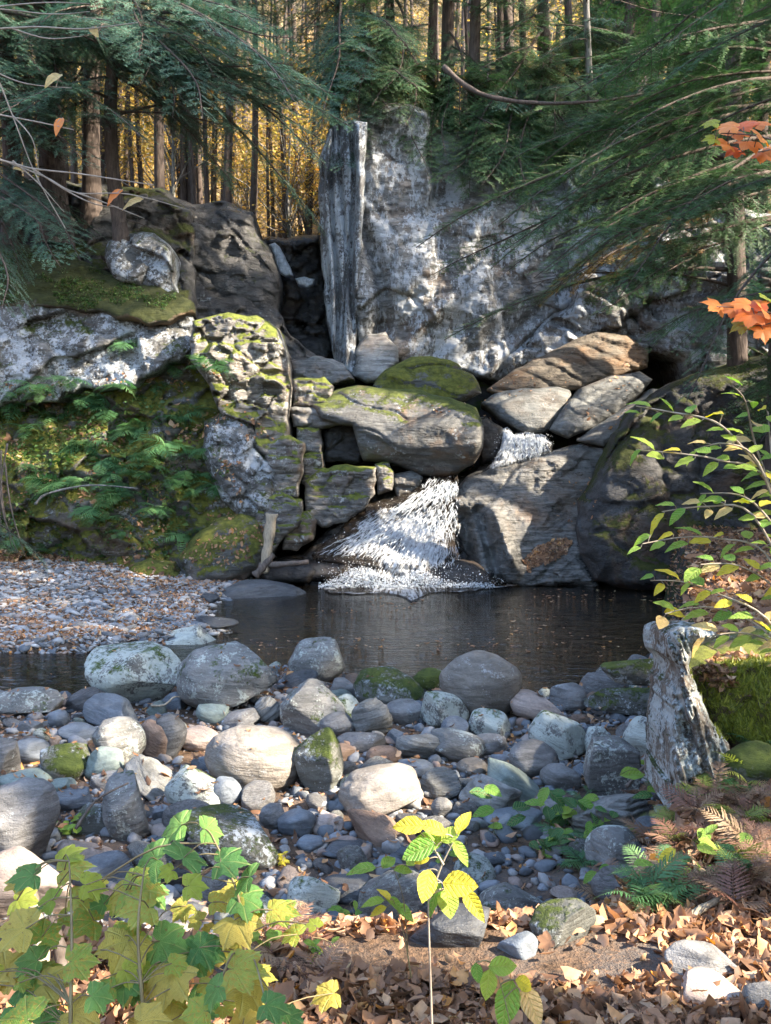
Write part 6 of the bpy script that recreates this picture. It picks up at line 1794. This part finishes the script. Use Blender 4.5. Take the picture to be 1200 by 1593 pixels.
DLMAP = outline_mesh('fallen_leaf', MAPLE, LEAFO, bend=.25, fold=.3)

_w = NT('foam_bubbles'); _p = _w.n('BsdfPrincipled'); _p.inputs['Base Color'].default_value = (.62, .66, .69, 1); _p.inputs['Roughness'].default_value = .3; _w.l(_p.outputs[0], _w.out.inputs[0]); foam_bub = _w.m
def litter(name, label, P, size, seed, tilt=.45, tmpl=None, mat=None, N=None, cat='leaves'):
    r = np.random.default_rng(seed)
    mb = MB(); n = len(P)
    M3 = rotmats(r, n, tilt)
    if N is not None:   # lie along the rock surface
        z = N / np.linalg.norm(N, axis=1)[:, None]
        x = np.cross(z, r.normal(0, 1, (n, 3))); x /= np.linalg.norm(x, axis=1)[:, None]
        B = np.stack([x, np.cross(z, x), z], -1)
        M3 = B @ rotmats(r, n, tilt)
    s = size * r.lognormal(0, .38, n)
    M = np.concatenate([M3 * s[:, None, None], P[:, :, None]], 2)
    T = np.clip(r.beta(1.6, 1.5, n), 0, 1)
    tm = tmpl or DL
    for v, (tv, tf) in enumerate(tm):
        idx = np.arange(v, n, len(tm))
        V, Fq, t_ = scatter(tv, tf, M[idx], 0, T[idx])
        mb.add(V, Fq, 0, t_)
    return tag(obj(name, mb.build(name, [mat or LEAFB])), label, cat, kind='stuff')

dg = bpy.context.evaluated_depsgraph_get()
dg.update()
def drop(x, y, top):
    out = []; nn = []
    for a, b in zip(x, y):
        h, loc, nr, *_ = SC.ray_cast(dg, Vector((a, b, top)), Vector((0, 0, -1)), distance=6)
        if h and loc.z > .0: out.append(loc[:]); nn.append(nr[:])
    return np.array(out), np.array(nn)
r5 = np.random.default_rng(55)
# in the stream bed: in drifts in the gaps, seldom on the tops
y = 4.8 + 7 * r5.uniform(0, 1, 9000) ** .85; x = r5.uniform(-.43, .43, 9000) * y
dn = fbm(np.stack([x * .9, y * .9, 0 * x], -1), 3, 71)
t = (bank_line(x) - y) / 1.15
k = (dn > -.12 + .55 * r5.uniform(-1, 1, 9000)) & (t < .5)
P, Nn = drop(x[k], y[k], 1.05)
base = H(P[:, 0], P[:, 1])
k = (P[:, 2] - base < .10) | (r5.uniform(0, 1, len(P)) < .10)
k &= Nn[:, 2] > .5
litter('fallen_leaves', 'brown fallen leaves caught between the stones of the stream bed', P[k] + [0, 0, .004], .06, 1, .5)
# bank and path
def bank_pts(n, ymin, ymax, xr, seed):
    r = np.random.default_rng(seed)
    y = r.uniform(1 / ymax, 1 / ymin, n) ** -1
    x = r.uniform(-xr, xr, n) * y
    t = (bank_line(x) - y) / 1.15
    return x, y, t
x, y, t = bank_pts(64000, 2.1, 10, .85, 3)
k = (x > -.46 * y)
x, y, t = x[k], y[k], t[k]
dn = fbm(np.stack([x * 1.3, y * 2.2, 0 * x], -1), 3, 31)
bare = np.exp(-(((x - .25) / .75) ** 2 + ((y - 3.15) / .22) ** 2))
k = (t > .02 + .2 * fbm(np.stack([x * 3, y * 3, 0 * x], -1), 2, 44)) & (dn - 1.5 * bare > -.45 + .3 * r5.uniform(-1, 1, len(x)))
x, y = x[k], y[k]
P = np.stack([x, y, H(x, y) + r5.uniform(0, .035, len(x)) * (1 + (fbm(np.stack([x * 2, y * 2, 0 * x], -1), 2, 5)))], -1)
litter('fallen_leaves', 'deep litter of tan and brown fallen leaves on the path and the right bank', P, .052, 2, .6)
x, y, t = bank_pts(60000, 6.5, 24, .5, 33)
k = (t > .15) & (x > 1)
x, y = x[k][:9000], y[k][:9000]
litter('fallen_leaves', 'brown litter on the far part of the right bank', np.stack([x, y, H(x, y) + .02], -1), .085, 15, .5)
r8 = np.random.default_rng(8)
P = []
while len(P) < 5200:
    a = r8.uniform(496, 770)
    top = 911 - 30 * math.exp(-((a - 562) / 42) ** 2) - 24 * math.exp(-((a - 655) / 34) ** 2) - 5 * math.exp(-((a - 740) / 30) ** 2)
    if r8.uniform() < (911 - top) / 30 + .12: P.append(W(a, top + (914 - top) * r8.uniform() ** .8 + r8.normal(0, 1.5), 19.36 + .03 * r8.normal()))
litter('foam', 'bubbling foam heaped where the cascade lands', np.array(P), .017, 16, 1.0, [(ICO[1][0] * np.array([.5, .35, .3]), ICO[1][1])], foam_bub, cat='foam')
# the nearest ones singly
x, y, t = bank_pts(900, 2.35, 4.3, .40, 9)
bare = np.exp(-(((x - .25) / .75) ** 2 + ((y - 3.15) / .22) ** 2))
k = (t > .3) & (bare < r5.uniform(.2, 1.2, len(x))) & ((x > -.4) | (r5.uniform(0, 1, len(x)) < .5))
x, y = x[k][:250], y[k][:250]
for a, b in zip(x, y):
    mp_ = r5.uniform() < .25
    s = r5.uniform(.045, .08) * (.75 if mp_ else 1)
    o = obj('fallen_leaf', DLMAP if mp_ else DLM[r5.integers(0, 10)], None, (a, b, float(H(a, b)) + .03), (r5.normal(0, .5), r5.normal(0, .5), r5.uniform(0, 6.3)), (s, s, s))
    tag(o, 'curled dry brown leaf lying on the leaf litter of the path', 'leaf', 'dry leaves on top of the path litter')
# on the gravel bar
x, y = bar_fn(np.random.default_rng(56), 9000)
dn = fbm(np.stack([x * .8, y * .6, 0 * x], -1), 3, 61)
k = dn > -.25 + .5 * r5.uniform(-1, 1, len(x))
P = np.stack([x[k], y[k], H(x[k], y[k]) + .035], -1)
litter('fallen_leaves', 'brown fallen leaves scattered over the gravel bar', P, .062, 4, .5)
# on the rocks
def on_rocks(n, poly, seed, thr=-.1, up=.25, sc=1.2):
    r = np.random.default_rng(seed)
    pa = np.array(poly, float); lo, hi = pa.min(0), pa.max(0)
    X = r.uniform(lo[0], hi[0], n); Y = r.uniform(lo[1], hi[1], n)
    d, _, _ = poly_sdf(X, Y, poly)
    P, Nn = [], []
    for a, b in zip(X[d > 0], Y[d > 0]):
        p, q = rockhit(a, b)
        if p is None or q.z < up: continue
        P.append(p[:]); Nn.append(q[:])
    P = np.array(P); Nn = np.array(Nn)
    k = fbm(P * sc + seed, 3, seed) > thr
    return P[k], Nn[k]
P, Nn = on_rocks(1500, [(812, 872), (838, 850), (872, 838), (890, 842), (880, 862), (845, 880), (822, 892)], 1, -.35, -.2)
litter('fallen_leaves', 'drift of orange leaves on the foot of the sloping wet slab', P + Nn * .02, .075, 5, .3, N=Nn)
P, Nn = on_rocks(5000, [(-20, 600), (120, 590), (330, 560), (440, 700), (430, 860), (250, 905), (-20, 900)], 2, -.05, .1)
litter('fallen_leaves', 'fallen leaves lying on the mossy left cliff', P + Nn * .02, .075, 6, .4, N=Nn)
P, Nn = on_rocks(3000, [(560, 590), (760, 600), (1010, 560), (950, 700), (900, 900), (760, 800), (700, 650)], 3, .15, .3)
litter('fallen_leaves', 'sparse fallen leaves on the ledges beside the middle fall', P + Nn * .02, .065, 7, .3, N=Nn)
P, Nn = on_rocks(4500, [(-20, 850), (120, 870), (230, 900), (190, 915), (-20, 905)], 4, -.6, -.5)
litter('fallen_leaves', 'litter along the foot of the left cliff', P + Nn * .02, .08, 8, .5, N=Nn)
tvh = [(np.array([(0, 0, 0), (.5, .34, .1), (1, 0, -.1), (.5, -.34, .1)]), np.array([(0, 1, 2, 3)]))]
P, Nn = on_rocks(9000, [(-20, 600), (120, 600), (330, 640), (360, 760), (300, 800), (250, 905), (-20, 895)], 6, .02, -.3, 1.6)
litter('ground_cover', 'small leafy herbs creeping over the mossy left cliff', P + Nn * .06 + np.random.default_rng(1).normal(0, .03, P.shape), .075, 9, .6, tvh, HERB, cat='herbs')
P, Nn = on_rocks(9000, [(-20, 390), (100, 395), (170, 430), (280, 455), (240, 500), (100, 475), (-20, 470)], 7, -.05, -.3, 1.6)
litter('ground_cover', 'tiny dark herbs and moss tufts on the moss ledge', P + Nn * .04, .045, 10, .6, tvh, HERB, cat='herbs')

ROCKS = rock_tree(lambda n: n in ('moss_mound', 'tree_stump'))
# moss tufts and leaves on the bank behind the stump, litter on the stump's foot
TUFT = [(np.array([(-.12, 0, 0), (.12, 0, 0), (.05, .1, .6), (0, .25, 1)]), np.array([(0, 1, 2), (0, 2, 3)]))]
MOSSL = leaf_mat('moss_tuft_leaf', [(0, (.06, .08, .01)), (.6, (.18, .20, .025)), (1, (.30, .30, .05))], trans=.3)
P, Nn = on_rocks(9000, [(1072, 1046), (1130, 1028), (1200, 1020), (1200, 1175), (1120, 1150)], 21, -.5, -.6, 3)
litter('moss_tufts', 'short moss tufts on the bank behind the stump', P, .022, 12, .5, TUFT, MOSSL, cat='moss')
P, Nn = on_rocks(900, [(1072, 1040), (1130, 1020), (1200, 1010), (1200, 1060), (1120, 1075)], 22, -.2, -.2, 3)
litter('fallen_leaves', 'pinkish brown leaves lying on top of the moss bank', P + Nn * .01, .055, 13, .6)

# spray over the falls and leaves afloat on the pool
rs = np.random.default_rng(91)
def spray(n, poly, Yf, seed, sz, up=.25):
    r = np.random.default_rng(seed)
    pa = np.array(poly, float); lo, hi = pa.min(0), pa.max(0)
    X = r.uniform(lo[0], hi[0], n); Y = r.uniform(lo[1], hi[1], n)
    d, _, _ = poly_sdf(X, Y, poly)
    k = d > -4
    X, Y = X[k], Y[k]
    P = W(X, Y, Yf(X, Y) - np.abs(r.normal(0, .12, len(X))))
    s = sz * r.lognormal(0, .5, len(X))
    M3 = rotmats(r, len(X), 1.0)
    M3 = M3 * (s[:, None] * np.array([1, .6, .6]))[:, None, :]
    return np.concatenate([M3, P[:, :, None]], 2)
WHITE = NT('water_droplet'); _p = WHITE.n('BsdfPrincipled'); _p.inputs['Base Color'].default_value = (.75, .78, .8, 1); _p.inputs['Roughness'].default_value = .3; WHITE.l(_p.outputs[0], WHITE.out.inputs[0])
mb = MB()
for args in ((1500, CAS, lambda X, Y: 19.35 + (915 - np.clip(Y, 735, 915)) / 180. * 1.95, 1, .0045), (900, [(500, 890), (560, 872), (700, 880), (760, 895), (790, 905), (700, 915), (520, 915)], lambda X, Y: 19.3 + 0 * X, 2, .006), (500, [(775, 672), (862, 680), (858, 706), (765, 725)], lambda X, Y: 21.3 + 0 * X, 3, .0045)):
    V, Fq, T = scatter(ICO[1][0], ICO[1][1], spray(*args))
    mb.add(V, Fq)
# falling strands of the lower and middle falls, thin ribbons with dark gaps between them
def strand_px(u, v, r):
    """u across the fan 0..1, v down the fall 0..1 -> pixel"""
    x0 = 668 + 44 * u; y0 = 742 + 6 * u
    x1 = 482 + 236 * u; y1 = 862 + 24 * u
    vv = v ** (1.0 + .35 * (1 - u))
    x = x0 + (x1 - x0) * vv; y = y0 + (y1 - y0) * v
    return x, y
r7 = np.random.default_rng(17)
sb = MB()
for k in range(1500):
    u = r7.beta(1.25, 1.15); v0 = r7.uniform(0, .95); ln = r7.uniform(.03, .12)
    if .50 < u < .62 and .25 < v0 < .45 and r7.uniform() < .7: continue
    if math.sin(v0 * 15 + u * 5) > .35 and r7.uniform() < .6: continue
    vs = np.linspace(v0, min(1, v0 + ln), 6)
    lift = r7.uniform(.0, .10)
    pts = []
    for q, v in enumerate(vs):
        x, y = strand_px(u, v, r7)
        x += r7.normal(0, .7) + 2.2 * math.sin(k * 1.7 + q * .5); y += r7.normal(0, .6)
        base_ = 19.5 + (915 - min(max(y, 735), 915)) / 180. * 1.95
        pts.append(W(x, y, base_ - .12 - lift * math.sin(math.pi * q / 5)))
    rr = r7.uniform(.0018, .0062) * np.array([.4, 1, 1.1, .9, .7, .2])
    V, Fq = tube(np.array(pts), rr, 4)
    sb.add(V, Fq)
for k in range(220):
    u = r7.uniform(0, 1); v0 = r7.uniform(0, .8)
    pts = []
    for q in range(5):
        v = v0 + .07 * q
        x = 792 + 56 * u - 26 * v * (1 - u) + r7.normal(0, 1.2); y = 672 + 44 * v + 6 * abs(u - .5)
        pts.append(W(x, y, 21.35 - .08 * math.sin(q)))
    V, Fq = tube(np.array(pts), r7.uniform(.002, .006) * np.array([.4, 1, 1, .8, .2]), 4)
    sb.add(V, Fq)
SW = NT('white_water_strand'); _p = SW.n('BsdfPrincipled'); _p.inputs['Base Color'].default_value = (.66, .70, .73, 1); _p.inputs['Roughness'].default_value = .25
_t = SW.n('BsdfTranslucent'); _t.inputs[0].default_value = (.7, .75, .8, 1); _m = SW.n('MixShader'); _m.inputs[0].default_value = .35
SW.l(_p.outputs[0], _m.inputs[1]); SW.l(_t.outputs[0], _m.inputs[2]); SW.l(_m.outputs[0], SW.out.inputs[0])
tag(obj('water_strands', sb.build('water_strands', [SW.m])), 'thin white strands of water running down the falls', 'water', kind='stuff')
tag(obj('spray', mb.build('spray', [WHITE.m])), 'fine white spray thrown up by the falls', 'spray', kind='stuff')
n = 900
y = rs.uniform(10.8, 19.5, n); x = rs.uniform(-.16, .30, n) * y
d, _, _ = poly_sdf(x, y, POOL)
dn = fbm(np.stack([x * .9, y * .6, 0 * x], -1), 3, 87)
k = (d > .05) & (dn > .30 - .28 * (x > .12 * y))
litter('fallen_leaves', 'fallen leaves afloat on the pool', np.stack([x[k], y[k], 0 * x[k] + .004], -1), .06, 14, .08)
